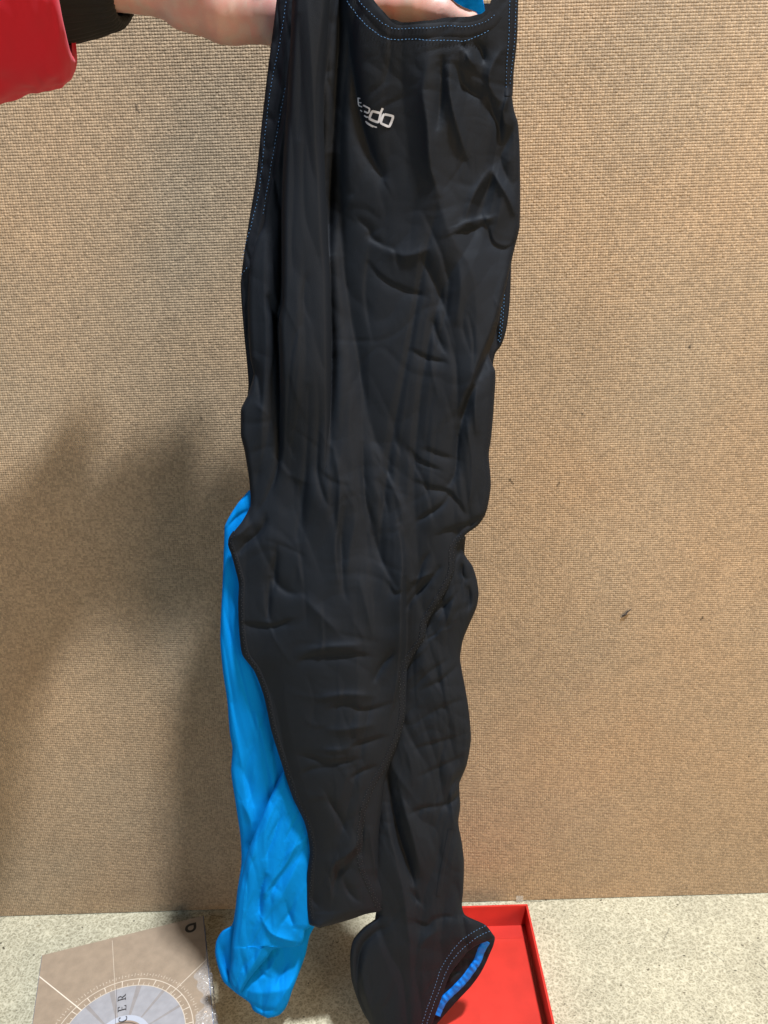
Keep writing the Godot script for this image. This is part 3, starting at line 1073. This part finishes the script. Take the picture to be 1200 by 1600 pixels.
func body_folds(b: Cloth):
	# the deep pleat under the strap, and the rolls of slack cloth beside it
	b.fold(-8.0, 17, 14, [531, -420, 531, -200, 530, 40, 527, 110, 522, 200, 516, 300, 515, 400])
	b.fold(-5.5, 16, 9, [540, 20, 552, 110, 562, 175, 580, 240, 602, 285])
	b.fold(-5.0, 9, 9, [520, 240, 514, 340, 516, 440, 518, 560, 516, 690, 514, 740])
	b.fold(-3.0, 5, 6, [446, 190, 441, 280, 440, 380, 439, 463, 433, 505, 437, 572, 438, 660, 434, 728, 416, 779, 398, 803])
	b.fold(2.6, 12, 16, [415, 360, 412, 440, 416, 540, 410, 650, 408, 740])
	b.fold(-2.0, 4, 7, [418, 460, 424, 485, 436, 505])
	b.fold(-1.8, 5, 8, [396, 560, 404, 600, 408, 635])
	b.fold(-1.8, 5, 8, [422, 250, 432, 290, 436, 330])
	b.fold(1.6, 6, 8, [456, -50, 462, 80, 458, 200, 456, 330])
	# the ridge with the lit facet to its left
	b.fold(-2.6, 16, 26, [527, 250, 530, 340, 536, 410, 546, 490, 560, 570, 578, 660, 600, 725, 632, 785, 660, 835])
	b.fold(-2.6, 7, 6, [500, 600, 497, 690, 496, 740, 508, 782, 518, 792])
	b.fold(-1.8, 8, 5, [483, 640, 480, 700, 474, 780, 463, 848])
	b.fold(2.2, 9, 6, [518, 690, 530, 750, 529, 806, 524, 865, 530, 915])
	b.fold(-1.8, 5, 6, [537, 790, 533, 850, 537, 920, 545, 940])
	b.fold(-2.2, 5, 9, [566, 690, 570, 775, 580, 817, 589, 857, 607, 897, 624, 922])
	b.fold(1.6, 9, 9, [583, 690, 602, 738, 628, 790, 632, 810])
	b.fold(-1.2, 5, 7, [590, 745, 604, 790, 612, 840])
	b.fold(1.2, 8, 8, [558, 800, 548, 850, 542, 900])
	b.fold(-2.0, 4, 8, [606, 910, 614, 925, 622, 927, 630, 924], true)
	# the crotch fold: the left leg stands forward
	b.fold(6.0, 24, 5, [621, 815, 630, 870, 628, 930, 627, 1000, 622, 1060, 612, 1110])
	b.fold(-3.5, 4, 12, [634, 900, 634, 960, 634, 1010, 628, 1060])
	b.fold(-2.6, 6, 6, [632, 955, 650, 928, 672, 905, 690, 882])
	b.fold(-1.8, 5, 5, [634, 935, 652, 905, 660, 880, 672, 862])
	b.fold(1.6, 6, 6, [640, 910, 665, 900, 682, 894])
	# sheen folds over the chest
	b.fold(2.0, 10, 12, [668, 100, 660, 140, 668, 200, 672, 262, 690, 310])
	b.fold(-2.6, 9, 8, [690, 85, 690, 120, 688, 160, 682, 205])
	b.fold(2.4, 8, 14, [702, 95, 702, 140, 712, 190, 730, 250])
	b.fold(-1.7, 8, 9, [712, 100, 722, 130, 742, 148, 758, 150])
	b.fold(2.2, 8, 8, [718, 70, 728, 84, 740, 105])
	b.fold(-1.8, 5, 5, [720, 66, 726, 78, 728, 92])
	b.fold(-2.0, 5, 6, [742, 66, 752, 78, 756, 100])
	b.fold(1.7, 8, 9, [788, 72, 770, 100, 764, 125, 772, 150, 788, 160])
	b.fold(-2.0, 6, 8, [762, 146, 770, 178, 780, 200, 782, 230])
	b.fold(2.2, 8, 6, [798, 140, 786, 175, 790, 200])
	b.fold(-2.2, 12, 9, [806, 190, 794, 220, 782, 245, 788, 270, 800, 290], true)
	b.fold(2.2, 8, 8, [766, 262, 780, 285, 795, 310, 806, 340])
	b.fold(2.0, 9, 9, [768, 262, 748, 290, 734, 320, 728, 350])
	b.fold(-1.5, 7, 11, [772, 268, 764, 290, 746, 330, 742, 355])
	b.fold(1.8, 14, 14, [786, 290, 782, 330, 772, 365])
	b.fold(-2.2, 3, 12, [700, 369, 722, 362, 745, 356, 758, 350, 764, 362, 770, 380, 790, 388, 808, 376])
	b.fold(2.2, 14, 5, [716, 352, 740, 345, 760, 340])
	b.fold(-1.4, 4, 9, [556, 341, 576, 358, 580, 372, 600, 384, 617, 393, 621, 417], true)
	b.fold(-1.5, 4, 10, [575, 408, 590, 428, 610, 443, 640, 455, 671, 464])
	b.fold(1.8, 14, 14, [590, 375, 630, 400, 680, 385])
	b.fold(-1.5, 6, 10, [660, 400, 672, 430, 690, 470, 700, 500])
	b.fold(1.6, 12, 12, [715, 400, 720, 450, 712, 510])
	b.fold(7.0, 120, 45, [665, -30, 668, 100, 672, 250, 700, 360, 742, 440, 738, 600, 722, 760, 700, 860], true, 1.3)
	b.fold(5.0, 80, 55, [525, 830, 550, 960, 560, 1100, 556, 1220, 530, 1330], true, 1.3)
	# flank
	b.fold(3.4, 26, 5, [801, 395, 790, 440, 769, 512, 750, 560, 738, 594, 724, 640, 719, 664])
	b.fold(-5.0, 4, 12, [778, 505, 766, 540, 752, 575, 742, 600])
	b.fold(-4.0, 4, 9, [742, 596, 730, 625, 723, 650, 722, 664])
	b.fold(2.0, 6, 10, [745, 595, 742, 640, 744, 680])
	b.fold(-2.0, 4, 8, [676, 498, 683, 528, 696, 552])
	b.fold(-1.6, 5, 8, [640, 545, 668, 560, 700, 566])
	b.fold(-2.6, 6, 6, [722, 640, 717, 673, 714, 700, 710, 742, 694, 764])
	b.fold(-2.4, 4, 10, [650, 751, 671, 761, 698, 767, 716, 786, 730, 808])
	b.fold(-1.6, 5, 9, [662, 700, 690, 712, 712, 716])
	b.fold(1.8, 8, 8, [728, 650, 736, 710, 738, 760, 728, 800])
	b.fold(-2.2, 5, 5, [700, 772, 690, 790, 650, 815], true)
	b.fold(-1.8, 4, 8, [640, 700, 655, 720, 690, 735])
	b.fold(-3.0, 6, 12, [690, 832, 712, 826, 735, 818, 752, 806])
	# left hip and thigh
	b.fold(-2.8, 4, 9, [372, 866, 384, 850, 400, 838, 412, 822, 416, 806])
	b.fold(2.0, 9, 9, [362, 842, 380, 830, 396, 812])
	b.fold(-1.6, 7, 4, [432, 850, 430, 900, 426, 930])
	b.fold(-2.0, 6, 12, [430, 870, 428, 905, 448, 925, 470, 928])
	b.fold(-2.6, 4, 9, [378, 974, 400, 977, 424, 979, 440, 975, 455, 968])
	b.fold(-1.8, 4, 4, [418, 972, 420, 940, 422, 900])
	b.fold(1.6, 14, 10, [470, 930, 500, 960, 530, 990])
	b.fold(1.8, 12, 12, [560, 900, 575, 960, 585, 1000])
	b.fold(-2.8, 4, 10, [466, 1034, 485, 1025, 512, 1024, 545, 1022, 582, 1025])
	b.fold(1.8, 12, 6, [480, 1014, 520, 1010, 570, 1008])
	b.fold(-2.4, 4, 9, [515, 1107, 532, 1101, 549, 1101, 565, 1109, 590, 1105, 614, 1097])
	b.fold(1.6, 10, 6, [500, 1092, 540, 1085, 590, 1088])
	b.fold(-2.2, 5, 7, [582, 1068, 597, 1040, 616, 1018])
	b.fold(-2.4, 4, 9, [545, 1171, 560, 1162, 580, 1156, 602, 1150])
	b.fold(-2.8, 4, 9, [472, 1180, 490, 1184, 518, 1192, 540, 1189, 562, 1184])
	b.fold(-1.4, 4, 7, [468, 1210, 490, 1200, 515, 1198])
	b.fold(1.6, 10, 8, [500, 1172, 530, 1172, 556, 1168])
	b.fold(-2.4, 5, 9, [508, 1242, 522, 1263, 534, 1287, 541, 1302])
	b.fold(1.8, 9, 9, [505, 1140, 545, 1140, 590, 1130])
	b.fold(-2.2, 4, 6, [545, 1218, 566, 1204, 590, 1196])
	b.fold(3.2, 18, 4, [564, 1296, 556, 1324, 538, 1341, 523, 1350, 516, 1372])
	b.fold(-2.4, 4, 14, [558, 1332, 542, 1350, 528, 1362, 520, 1390])
	b.fold(1.8, 8, 8, [525, 1360, 516, 1385, 520, 1405])
	b.fold(-1.6, 5, 8, [484, 1395, 490, 1408, 500, 1418])
	b.fold(-1.8, 4, 8, [535, 1372, 545, 1395, 562, 1410])
	b.fold(2.0, 6, 6, [577, 1290, 582, 1330, 590, 1370])
	b.fold(-2.4, 5, 4, [566, 1268, 566, 1300, 563, 1340])
	for r in b.rows:
		for k in b.cols:
			var x := b.x0 + k * Cloth.CELL
			var y := b.y0 + r * Cloth.CELL
			if y > 300.0 and y < 860.0:
				# the flat facet that turns from the slack roll into the chest
				var edge := Cloth.table([[300, 531], [410, 537], [490, 548], [570, 562], [660, 580], [725, 602], [785, 634], [860, 672]], y, 1)
				var up := smoothstep(300.0, 430.0, y) * (1.0 - smoothstep(760.0, 860.0, y))
				if x < edge: b.hm[r * b.cols + k] += 6.5 * up * minf(1.0, (edge - x) / (edge - 512.0)) * smoothstep(450.0, 512.0, x)
			# broad drape: the chest hangs slack on the right, the thigh swells forward
			b.hm[r * b.cols + k] += 4.0 * exp(-pow((x - 505.0) / 70.0, 2.0) - pow((y - 1120.0) / 190.0, 2.0)) + 2.5 * exp(-pow((x - 730.0) / 60.0, 2.0) - pow((y - 250.0) / 140.0, 2.0))
			b.hm[r * b.cols + k] -= 3.0 * exp(-pow((x - 620.0) / 50.0, 2.0) - pow((y - 170.0) / 130.0, 2.0))
	creases(b, 5, 60, 420, 1.75, 0.35, 0.6, 130)
	creases(b, 20, 380, 820, 1.5, 0.16, 0.7, 220)
	creases(b, 16, 640, 860, 0.8, 0.4, 0.6, 70)
	creases(b, 24, 760, 1000, 1.4, 0.28, 0.7, 140)
	creases(b, 16, 960, 1420, -0.15, 0.4, 0.5, 70)
	creases(b, 16, 960, 1420, 1.3, 0.4, 0.5, 120)
	b.smooth_map(1)
	crumple(b, 1.0, 130, 620, 0.05, 0.16, 0.0)
	crumple(b, 0.22, 120, 110, -0.3, 0.07, 100.0)


func leg_folds(c: Cloth):
	c.fold(-7.0, 8, 9, [603, 1200, 610, 1245, 622, 1300, 634, 1338, 647, 1386])
	c.fold(3.0, 7, 16, [620, 1215, 634, 1270, 648, 1320, 660, 1370])
	c.fold(2.6, 14, 7, [604, 1290, 618, 1340, 632, 1400, 640, 1480, 642, 1540])
	c.fold(-2.2, 4, 9, [640, 1390, 648, 1402, 657, 1413])
	c.fold(-2.6, 4, 10, [640, 1436, 666, 1446, 678, 1436, 696, 1431, 712, 1434])
	c.fold(-2.4, 5, 8, [722, 1206, 708, 1222, 700, 1245, 698, 1262])
	c.fold(-2.0, 4, 8, [640, 1272, 660, 1262, 690, 1258, 706, 1250])
	c.fold(-4.0, 5, 10, [719, 1236, 709, 1250, 700, 1254])
	c.fold(2.0, 7, 7, [712, 1200, 704, 1222, 706, 1260, 712, 1300])
	c.fold(-4.5, 6, 8, [600, 1446, 580, 1462, 565, 1480, 558, 1515, 562, 1556, 582, 1600])
	c.fold(2.5, 8, 10, [572, 1490, 566, 1522, 572, 1560, 590, 1606])
	c.fold(-2.0, 5, 8, [722, 870, 722, 900, 728, 940])
	c.fold(-2.6, 4, 5, [731, 915, 733, 935, 731, 955])
	c.fold(-2.6, 3, 6, [722, 880, 720, 895, 726, 905])
	c.fold(-2.4, 4, 8, [672, 955, 690, 948, 706, 936, 714, 924])
	c.fold(-1.8, 4, 8, [668, 1000, 686, 985, 698, 968])
	c.fold(1.6, 8, 8, [712, 925, 700, 965, 676, 1000])
	c.fold(-1.4, 5, 7, [640, 1080, 670, 1050, 700, 1030])
	c.fold(-1.6, 5, 8, [652, 1080, 690, 1062, 718, 1035])
	c.fold(-1.4, 5, 9, [662, 1120, 690, 1105, 728, 1090])
	c.fold(1.5, 10, 10, [680, 1000, 695, 1080, 700, 1160])
	c.fold(-1.6, 4, 8, [646, 1170, 680, 1160, 722, 1148])
	c.fold(-1.6, 5, 8, [650, 1215, 690, 1196, 726, 1180])
	c.fold(1.6, 8, 10, [626, 1150, 640, 1190, 646, 1230])
	c.fold(1.6, 10, 10, [650, 1500, 662, 1470, 690, 1450])
	c.fold(1.0, 9, 9, [700, 1400, 706, 1350, 712, 1310])
	creases(c, 26, 850, 1120, -0.75, 0.35, 0.6, 80)
	creases(c, 26, 1080, 1420, 1.45, 0.35, 0.7, 150)
	creases(c, 10, 1420, 1600, 1.9, 0.4, 0.6, 80)
	c.smooth_map(1)
	crumple(c, 1.0, 90, 320, -0.12, 0.2, 200.0)
	crumple(c, 0.3, 90, 110, 0.4, 0.1, 250.0)


func body_trim(b: Cloth, suit: Node3D, o: Vector3, band: Material, thread_blue: Material, thread_black: Material):
	# neckline binding with two rows of blue stitches
	mesh_node("neck_binding", ribbon(b, [546, -40, 561, -18, 574, 8, 590, 27, 606, 43, 622, 50, 645, 49, 673, 47, 700, 45, 728, 46, 750, 42, 767, 32, 775, 20], 13.0, 14.0, 0.35, o), band, suit)
	mesh_node("neck_stitching", stitches(b, [[548, -18, 564, 5, 582, 23, 599, 37, 618, 45, 647, 44, 679, 43, 701, 40, 725, 42, 751, 37, 768, 28, 774, 20], [538, -4, 560, 26, 571, 38, 586, 50, 599, 58, 616, 62, 653, 61, 668, 63, 699, 63, 725, 64, 745, 57, 768, 46]], 4.6, 0.9, 0.5, 0.75, o), thread_blue, suit, "", "stuff")
	# right armhole band
	mesh_node("armhole_band", ribbon(b, [806, -60, 803, 0, 801, 60, 796, 110, 794, 150], 7.0, 7.0, 0.4, o), band, suit)
	mesh_node("armhole_stitching", stitches(b, [[808, -40, 806, 10, 804, 60, 799, 110, 797, 135], [798, -40, 796, 20, 795, 60, 792, 100, 791, 140]], 4.0, 1.8, 0.5, 0.7, o), thread_blue, suit, "", "stuff")
	# printed logo
	var st := SurfaceTool.new()
	st.begin(Mesh.PRIMITIVE_TRIANGLES)
	var strokes := [
		[1.85, [583, 174, 593, 176.5, 594.6, 178, 592, 189, 589, 190.6, 579, 186.5, 577.6, 184, 581, 175, 583.5, 174], 0], [1.7, [593.5, 184, 595, 176, 598.5, 168.4], 0],
		[1.85, [601, 178.6, 612, 181, 614, 183.5, 609.5, 195.5, 606.5, 197.4, 596.5, 193, 595.4, 190, 599, 180, 601.5, 178.4], 0],
		[1.25, [567.5, 164.5, 576, 169, 577.4, 171, 575.8, 176, 573.5, 176.2, 568.5, 173.5], 0], [1.0, [569, 180.5, 573, 183, 576, 182.6], 0],
		[1.0, [571, 189.6, 575, 192.5, 580, 195.6, 586, 198.3, 590, 199.0], 0], [1.5, [573, 191.8, 578, 195.2, 584, 198.2], 0],
		[0.9, [559.5, 152.5, 559.8, 160, 561, 165, 566, 167], 0], [0.8, [559.5, 153, 564, 154.5], 0], [0.8, [560, 160, 565, 161], 0], [0.8, [563, 172, 566.5, 175], 0],
	]
	for s in strokes:
		var q := dense(s[1], 1.2)
		var w: float = s[0]
		for i in q.size() - 1:
			var d0 := (q[mini(i + 1, q.size() - 1)] - q[maxi(i - 1, 0)]).normalized()
			var d1 := (q[mini(i + 2, q.size() - 1)] - q[i]).normalized()
			var n0 := Vector2(-d0.y, d0.x) * w
			var n1 := Vector2(-d1.y, d1.x) * w
			var c := [q[i] - n0, q[i] + n0, q[i + 1] + n1, q[i + 1] - n1]
			var v := []
			for k in c: v.append(at(k.x, k.y, b.depth(k.x, k.y) + 0.00025) - o)
			quad(st, v[0], v[1], v[2], v[3])
	st.generate_normals()
	mesh_node("logo_print", st.commit(), mat(lin(0.46, 0.46, 0.49), 0.45), suit, "white printed lettering half swallowed by the pleat")
	# overlocked seams
	var seam := [[724, 836, 712, 846, 706, 862, 704, 893, 690, 925, 675, 949, 662, 972, 658, 998, 642, 1021, 629, 1045, 628, 1079, 628, 1114, 621, 1146, 601, 1194, 583, 1224, 569, 1258, 565, 1283, 562, 1306, 563, 1350, 575, 1380, 586, 1405, 594, 1424]]
	mesh_node("leg_seam", ribbon(b, seam[0], 5.5, 5.5, 0.42, o, 0.14), band, suit)
	var shift := []
	for dx in [-3.0, 3.0]:
		var l := []
		for k in range(0, seam[0].size(), 2):
			l.append(seam[0][k] + dx)
			l.append(seam[0][k + 1] + dx * 0.35)
		shift.append(l)
	mesh_node("seam_stitching", stitches(b, shift, 2.6, 1.4, 0.7, 0.95, o, 0.7), thread_black, suit, "", "stuff")
	var side := [[368, 832, 361, 846, 367, 866, 374, 890, 379, 912, 378, 940, 380, 988, 386, 1022, 403, 1048, 418, 1087, 430, 1142, 446, 1193, 464, 1247, 481, 1283, 488, 1310, 490, 1332, 487, 1365, 485, 1410, 488, 1440]]
	mesh_node("panel_seam", ribbon(b, side[0], 4.4, 4.6, 0.42, o, 0.14), band, suit)
	mesh_node("seam_stitching", stitches(b, side, 2.6, 1.6, 0.7, 0.95, o, 0.7), thread_black, suit, "", "stuff")


# ================================================================ the hand in its sleeve
func build_person():
	var skin := StandardMaterial3D.new()
	var w := 256
	var mottle := noise_bytes(61, w, w, 0.02, 3)
	var pores := noise_bytes(62, w, w, 0.3, 2)
	var sk := PackedByteArray()
	sk.resize(w * w * 3)
	for k in w * w:
		var t := (mottle[k] - 128) / 128.0
		var q := 1.0 + 0.03 * (pores[k] - 128) / 128.0
		sk[k * 3] = clampi(int((182.0 + 8.0 * t) * q), 0, 255)
		sk[k * 3 + 1] = clampi(int((142.0 - 14.0 * t) * q), 0, 255)
		sk[k * 3 + 2] = clampi(int((131.0 - 12.0 * t) * q), 0, 255)
	skin.albedo_texture = tex(image8(w, w, sk))
	skin.uv1_triplanar = true
	skin.uv1_scale = Vector3(14, 14, 14)
	skin.roughness = 0.5
	skin.metallic_specular = 0.4
	skin.subsurf_scatter_enabled = true
	skin.subsurf_scatter_strength = 0.12
	var zz := -0.556
	var bones := []
	var chain := func(list: Array):
		for i in list.size() - 1:
			var p: Array = list[i]
			var q: Array = list[i + 1]
			bones.append([at(p[0], p[1], zz + p[3]), at(q[0], q[1], zz + q[3]), p[2], q[2]])
	# forearm and heel of the hand
	chain.call([[60, -80, 0.031, 0.020], [205, -48, 0.0215, 0.003], [300, -20, 0.020, 0.0], [330, -10, 0.021, 0.0]])
	chain.call([[205, -75, 0.021, 0.004], [300, -80, 0.021, -0.002], [400, -95, 0.017, -0.012]])
	# metacarpals
	chain.call([[290, 2, 0.016, 0.002], [350, 18, 0.0165, 0.003], [425, 25, 0.0155, 0.001], [492, 24, 0.0125, -0.001]])
	chain.call([[290, -45, 0.018, -0.004], [510, -18, 0.0135, -0.001]])
	chain.call([[290, -70, 0.018, -0.006], [515, -58, 0.0135, -0.001]])
	chain.call([[290, -90, 0.018, -0.006], [505, -94, 0.0130, -0.001]])
	# little finger to index, slightly bent
	chain.call([[492, 22, 0.0118, -0.001], [560, 14, 0.0100, 0.002], [614, 11, 0.0096, 0.003], [622, 10.6, 0.0088, 0.003], [628, 10.4, 0.0094, 0.003], [634, 10.2, 0.0088, 0.003], [642, 10, 0.0094, 0.003], [690, 22, 0.0084, 0.0], [734, 36, 0.0072, -0.003]])
	chain.call([[510, -18, 0.0120, -0.001], [655, -36, 0.0098, 0.003], [730, -38, 0.0088, 0.0], [780, -34, 0.0072, -0.006]])
	chain.call([[515, -58, 0.0122, -0.001], [680, -78, 0.0102, 0.003], [765, -82, 0.0092, -0.001], [822, -76, 0.0074, -0.008]])
	chain.call([[505, -94, 0.0120, -0.001], [650, -112, 0.0100, 0.002], [728, -118, 0.0090, -0.002], [782, -116, 0.0074, -0.008]])
	# thumb
	chain.call([[270, -70, 0.018, 0.004], [345, -78, 0.0140, 0.010], [420, -98, 0.0115, 0.014], [490, -112, 0.0090, 0.012]])
	var person := mesh_node("person", nets(bones, 0.0030, 0.0045), skin, self)
	tag(person, "person in a red sleeve with black cuff, hand holding up the swimsuit", "person")
	# cuff: ribbed black knit
	var cuff_mat := mat(lin(0.013, 0.0125, 0.012), 0.85, 0.3, 0.2)
	mesh_node("cuff", tube([[20, -96, 0.052, -0.520], [60, -86, 0.0500, -0.530], [100, -76, 0.0480, -0.540], [140, -66, 0.0430, -0.548], [172, -56, 0.0370, -0.553], [190, -50, 0.0330, -0.553], [198, -48, 0.0300, -0.553], [199, -48, 0.0268, -0.553], [190, -50, 0.0255, -0.553]], 240, 0.0005, 46, 0.0007), cuff_mat, person, "black ribbed cuff")
	var red := mat(lin(0.43, 0.012, 0.028), 0.82, 0.3, 0.5)
	mesh_node("sleeve", tube([[-400, -220, 0.090, -0.42], [-260, -170, 0.088, -0.44], [-150, -130, 0.085, -0.46], [-70, -104, 0.078, -0.480], [-10, -84, 0.0715, -0.497], [30, -74, 0.0675, -0.507], [62, -66, 0.0640, -0.513], [84, -63, 0.0565, -0.516], [93, -63, 0.0500, -0.517], [86, -63, 0.0460, -0.517]], 160, 0.0022, 0, 0.0, true), red, person, "red fleece sleeve")


func tube(path: Array, around: int, rough: float, ribs: int, rib_depth: float, along_x := false) -> ArrayMesh:
	var centre := []
	var rad := []
	for i in path.size() - 1:
		var m := 10
		for k in m:
			var t := k / float(m)
			var a: Array = path[i]
			var b: Array = path[i + 1]
			var z: Array = path[maxi(i - 1, 0)]
			var e: Array = path[mini(i + 2, path.size() - 1)]
			var pa := at(a[0], a[1], a[3])
			var pb := at(b[0], b[1], b[3])
			centre.append(pa.cubic_interpolate(pb, at(z[0], z[1], z[3]), at(e[0], e[1], e[3]), t))
			rad.append(cubic_interpolate(a[2], b[2], z[2], e[2], t))
	var p0 := at(path[path.size() / 2][0], path[path.size() / 2][1], path[path.size() / 2][3])
	var pe := at(path[path.size() - 2][0], path[path.size() - 2][1], path[path.size() - 2][3])
	var axis := Vector3(0.97, 0.0, -0.24).normalized() if along_x else (pe - p0).normalized()
	var s := axis.cross(Vector3.UP).normalized()
	var u := s.cross(axis).normalized()
	var v := PackedVector3Array()
	for i in centre.size():
		for k in around + 1:
			var an := TAU * (k % around) / around
			var n := fine.get_noise_3d(i * 0.045, cos(an) * 1.6, sin(an) * 1.6) + 0.5 * fine.get_noise_3d(i * 0.12 + 30.0, cos(an) * 3.4, sin(an) * 3.4)
			var r: float = rad[i] + rough * n
			if ribs: r += rib_depth * cos(an * ribs)
			v.append(centre[i] + (s * cos(an) + u * sin(an)) * r)
	return grid_mesh(v, around + 1, centre.size(), 0.0, Vector3.ZERO)


func nets(bones: Array, cell: float, soft: float) -> ArrayMesh:
	# surface nets round a smooth union of tapered capsules
	var lo := Vector3(1e9, 1e9, 1e9)
	var hi := -lo
	for b in bones:
		for k in 2:
			var r: Vector3 = Vector3.ONE * (b[2 + k] + cell * 3.0)
			lo = lo.min(b[k] - r)
			hi = hi.max(b[k] + r)
	var n := Vector3i(((hi - lo) / cell).ceil()) + Vector3i.ONE
	var f := PackedFloat32Array()
	f.resize(n.x * n.y * n.z)
	f.fill(0.0)
	# accumulate exp(-d / k) so that the union is smooth
	var kk := soft * 0.35
	for b in bones:
		var a: Vector3 = b[0]
		var d: Vector3 = b[1] - a
		var l2 := maxf(d.length_squared(), 1e-9)
		var rm: float = maxf(b[2], b[3]) + kk * 9.0
		var c0 := Vector3i(((a.min(b[1]) - Vector3.ONE * rm - lo) / cell).floor()).max(Vector3i.ZERO)
		var c1 := Vector3i(((a.max(b[1]) + Vector3.ONE * rm - lo) / cell).ceil()).min(n - Vector3i.ONE)
		for z in range(c0.z, c1.z + 1):
			for y in range(c0.y, c1.y + 1):
				for x in range(c0.x, c1.x + 1):
					var q := lo + Vector3(x, y, z) * cell - a
					var t := clampf(q.dot(d) / l2, 0.0, 1.0)
					var dist := (q - d * t).length() - lerpf(b[2], b[3], t)
					f[(z * n.y + y) * n.x + x] += exp(clampf(-dist / kk, -30.0, 30.0))
	for i in f.size():
		f[i] = 1.0 if f[i] <= 1e-9 else -kk * log(f[i])
		if absf(f[i]) < 0.008:
			var q := lo + Vector3(i % n.x, (i / n.x) % n.y, i / (n.x * n.y)) * cell
			f[i] += 0.0011 * fine.get_noise_3d(q.x * 22.0, q.y * 38.0, q.z * 38.0) + 0.0004 * fine.get_noise_3d(q.x * 130.0, q.y * 50.0, q.z * 50.0)
	var index := PackedInt32Array()
	index.resize(f.size())
	index.fill(-1)
	var v := PackedVector3Array()
	var nr := PackedVector3Array()
	var ix := PackedInt32Array()
	var sx := 1
	var sy := n.x
	var sz := n.x * n.y
	var offs := [0, sx, sy, sx + sy, sz, sx + sz, sy + sz, sx + sy + sz]
	for z in n.z - 1:
		for y in n.y - 1:
			for x in n.x - 1:
				var k := z * sz + y * sy + x
				var inside := 0
				for q in offs:
					if f[k + q] < 0.0: inside += 1
				if inside == 0 or inside == 8: continue
				var sum := Vector3.ZERO
				var cnt := 0
				for i in 8:
					for ax in 3:
						if i & (1 << ax): continue
						var j := i | (1 << ax)
						var fa := f[k + offs[i]]
						var fb := f[k + offs[j]]
						if (fa < 0.0) == (fb < 0.0): continue
						var t := fa / (fa - fb)
						var pa := Vector3(i & 1, (i >> 1) & 1, (i >> 2) & 1)
						var pb := Vector3(j & 1, (j >> 1) & 1, (j >> 2) & 1)
						sum += pa.lerp(pb, t)
						cnt += 1
				index[k] = v.size()
				v.append(lo + (Vector3(x, y, z) + sum / cnt) * cell)
				var gx := f[k + sx] + f[k + sx + sy] + f[k + sx + sz] + f[k + sx + sy + sz] - f[k] - f[k + sy] - f[k + sz] - f[k + sy + sz]
				var gy := f[k + sy] + f[k + sx + sy] + f[k + sy + sz] + f[k + sx + sy + sz] - f[k] - f[k + sx] - f[k + sz] - f[k + sx + sz]
				var gz := f[k + sz] + f[k + sx + sz] + f[k + sy + sz] + f[k + sx + sy + sz] - f[k] - f[k + sx] - f[k + sy] - f[k + sx + sy]
				nr.append(Vector3(gx, gy, gz).normalized())
	for z in range(1, n.z - 1):
		for y in range(1, n.y - 1):
			for x in range(1, n.x - 1):
				var k := z * sz + y * sy + x
				var s0 := f[k] < 0.0
				for ax in 3:
					var st: int = [sx, sy, sz][ax]
					var s1 := f[k + st] < 0.0
					if s0 == s1: continue
					var u: int = [sy, sz, sx][ax]
					var w: int = [sz, sx, sy][ax]
					var q := [index[k], index[k - u], index[k - u - w], index[k - w]]
					if q.min() < 0: continue
					if s0: ix.append_array(PackedInt32Array([q[0], q[2], q[1], q[0], q[3], q[2]]))
					else: ix.append_array(PackedInt32Array([q[0], q[1], q[2], q[0], q[2], q[3]]))
	var arr := []
	arr.resize(Mesh.ARRAY_MAX)
	arr[Mesh.ARRAY_VERTEX] = v
	arr[Mesh.ARRAY_NORMAL] = nr
	arr[Mesh.ARRAY_INDEX] = ix
	var m := ArrayMesh.new()
	m.add_surface_from_arrays(Mesh.PRIMITIVE_TRIANGLES, arr)
	return m
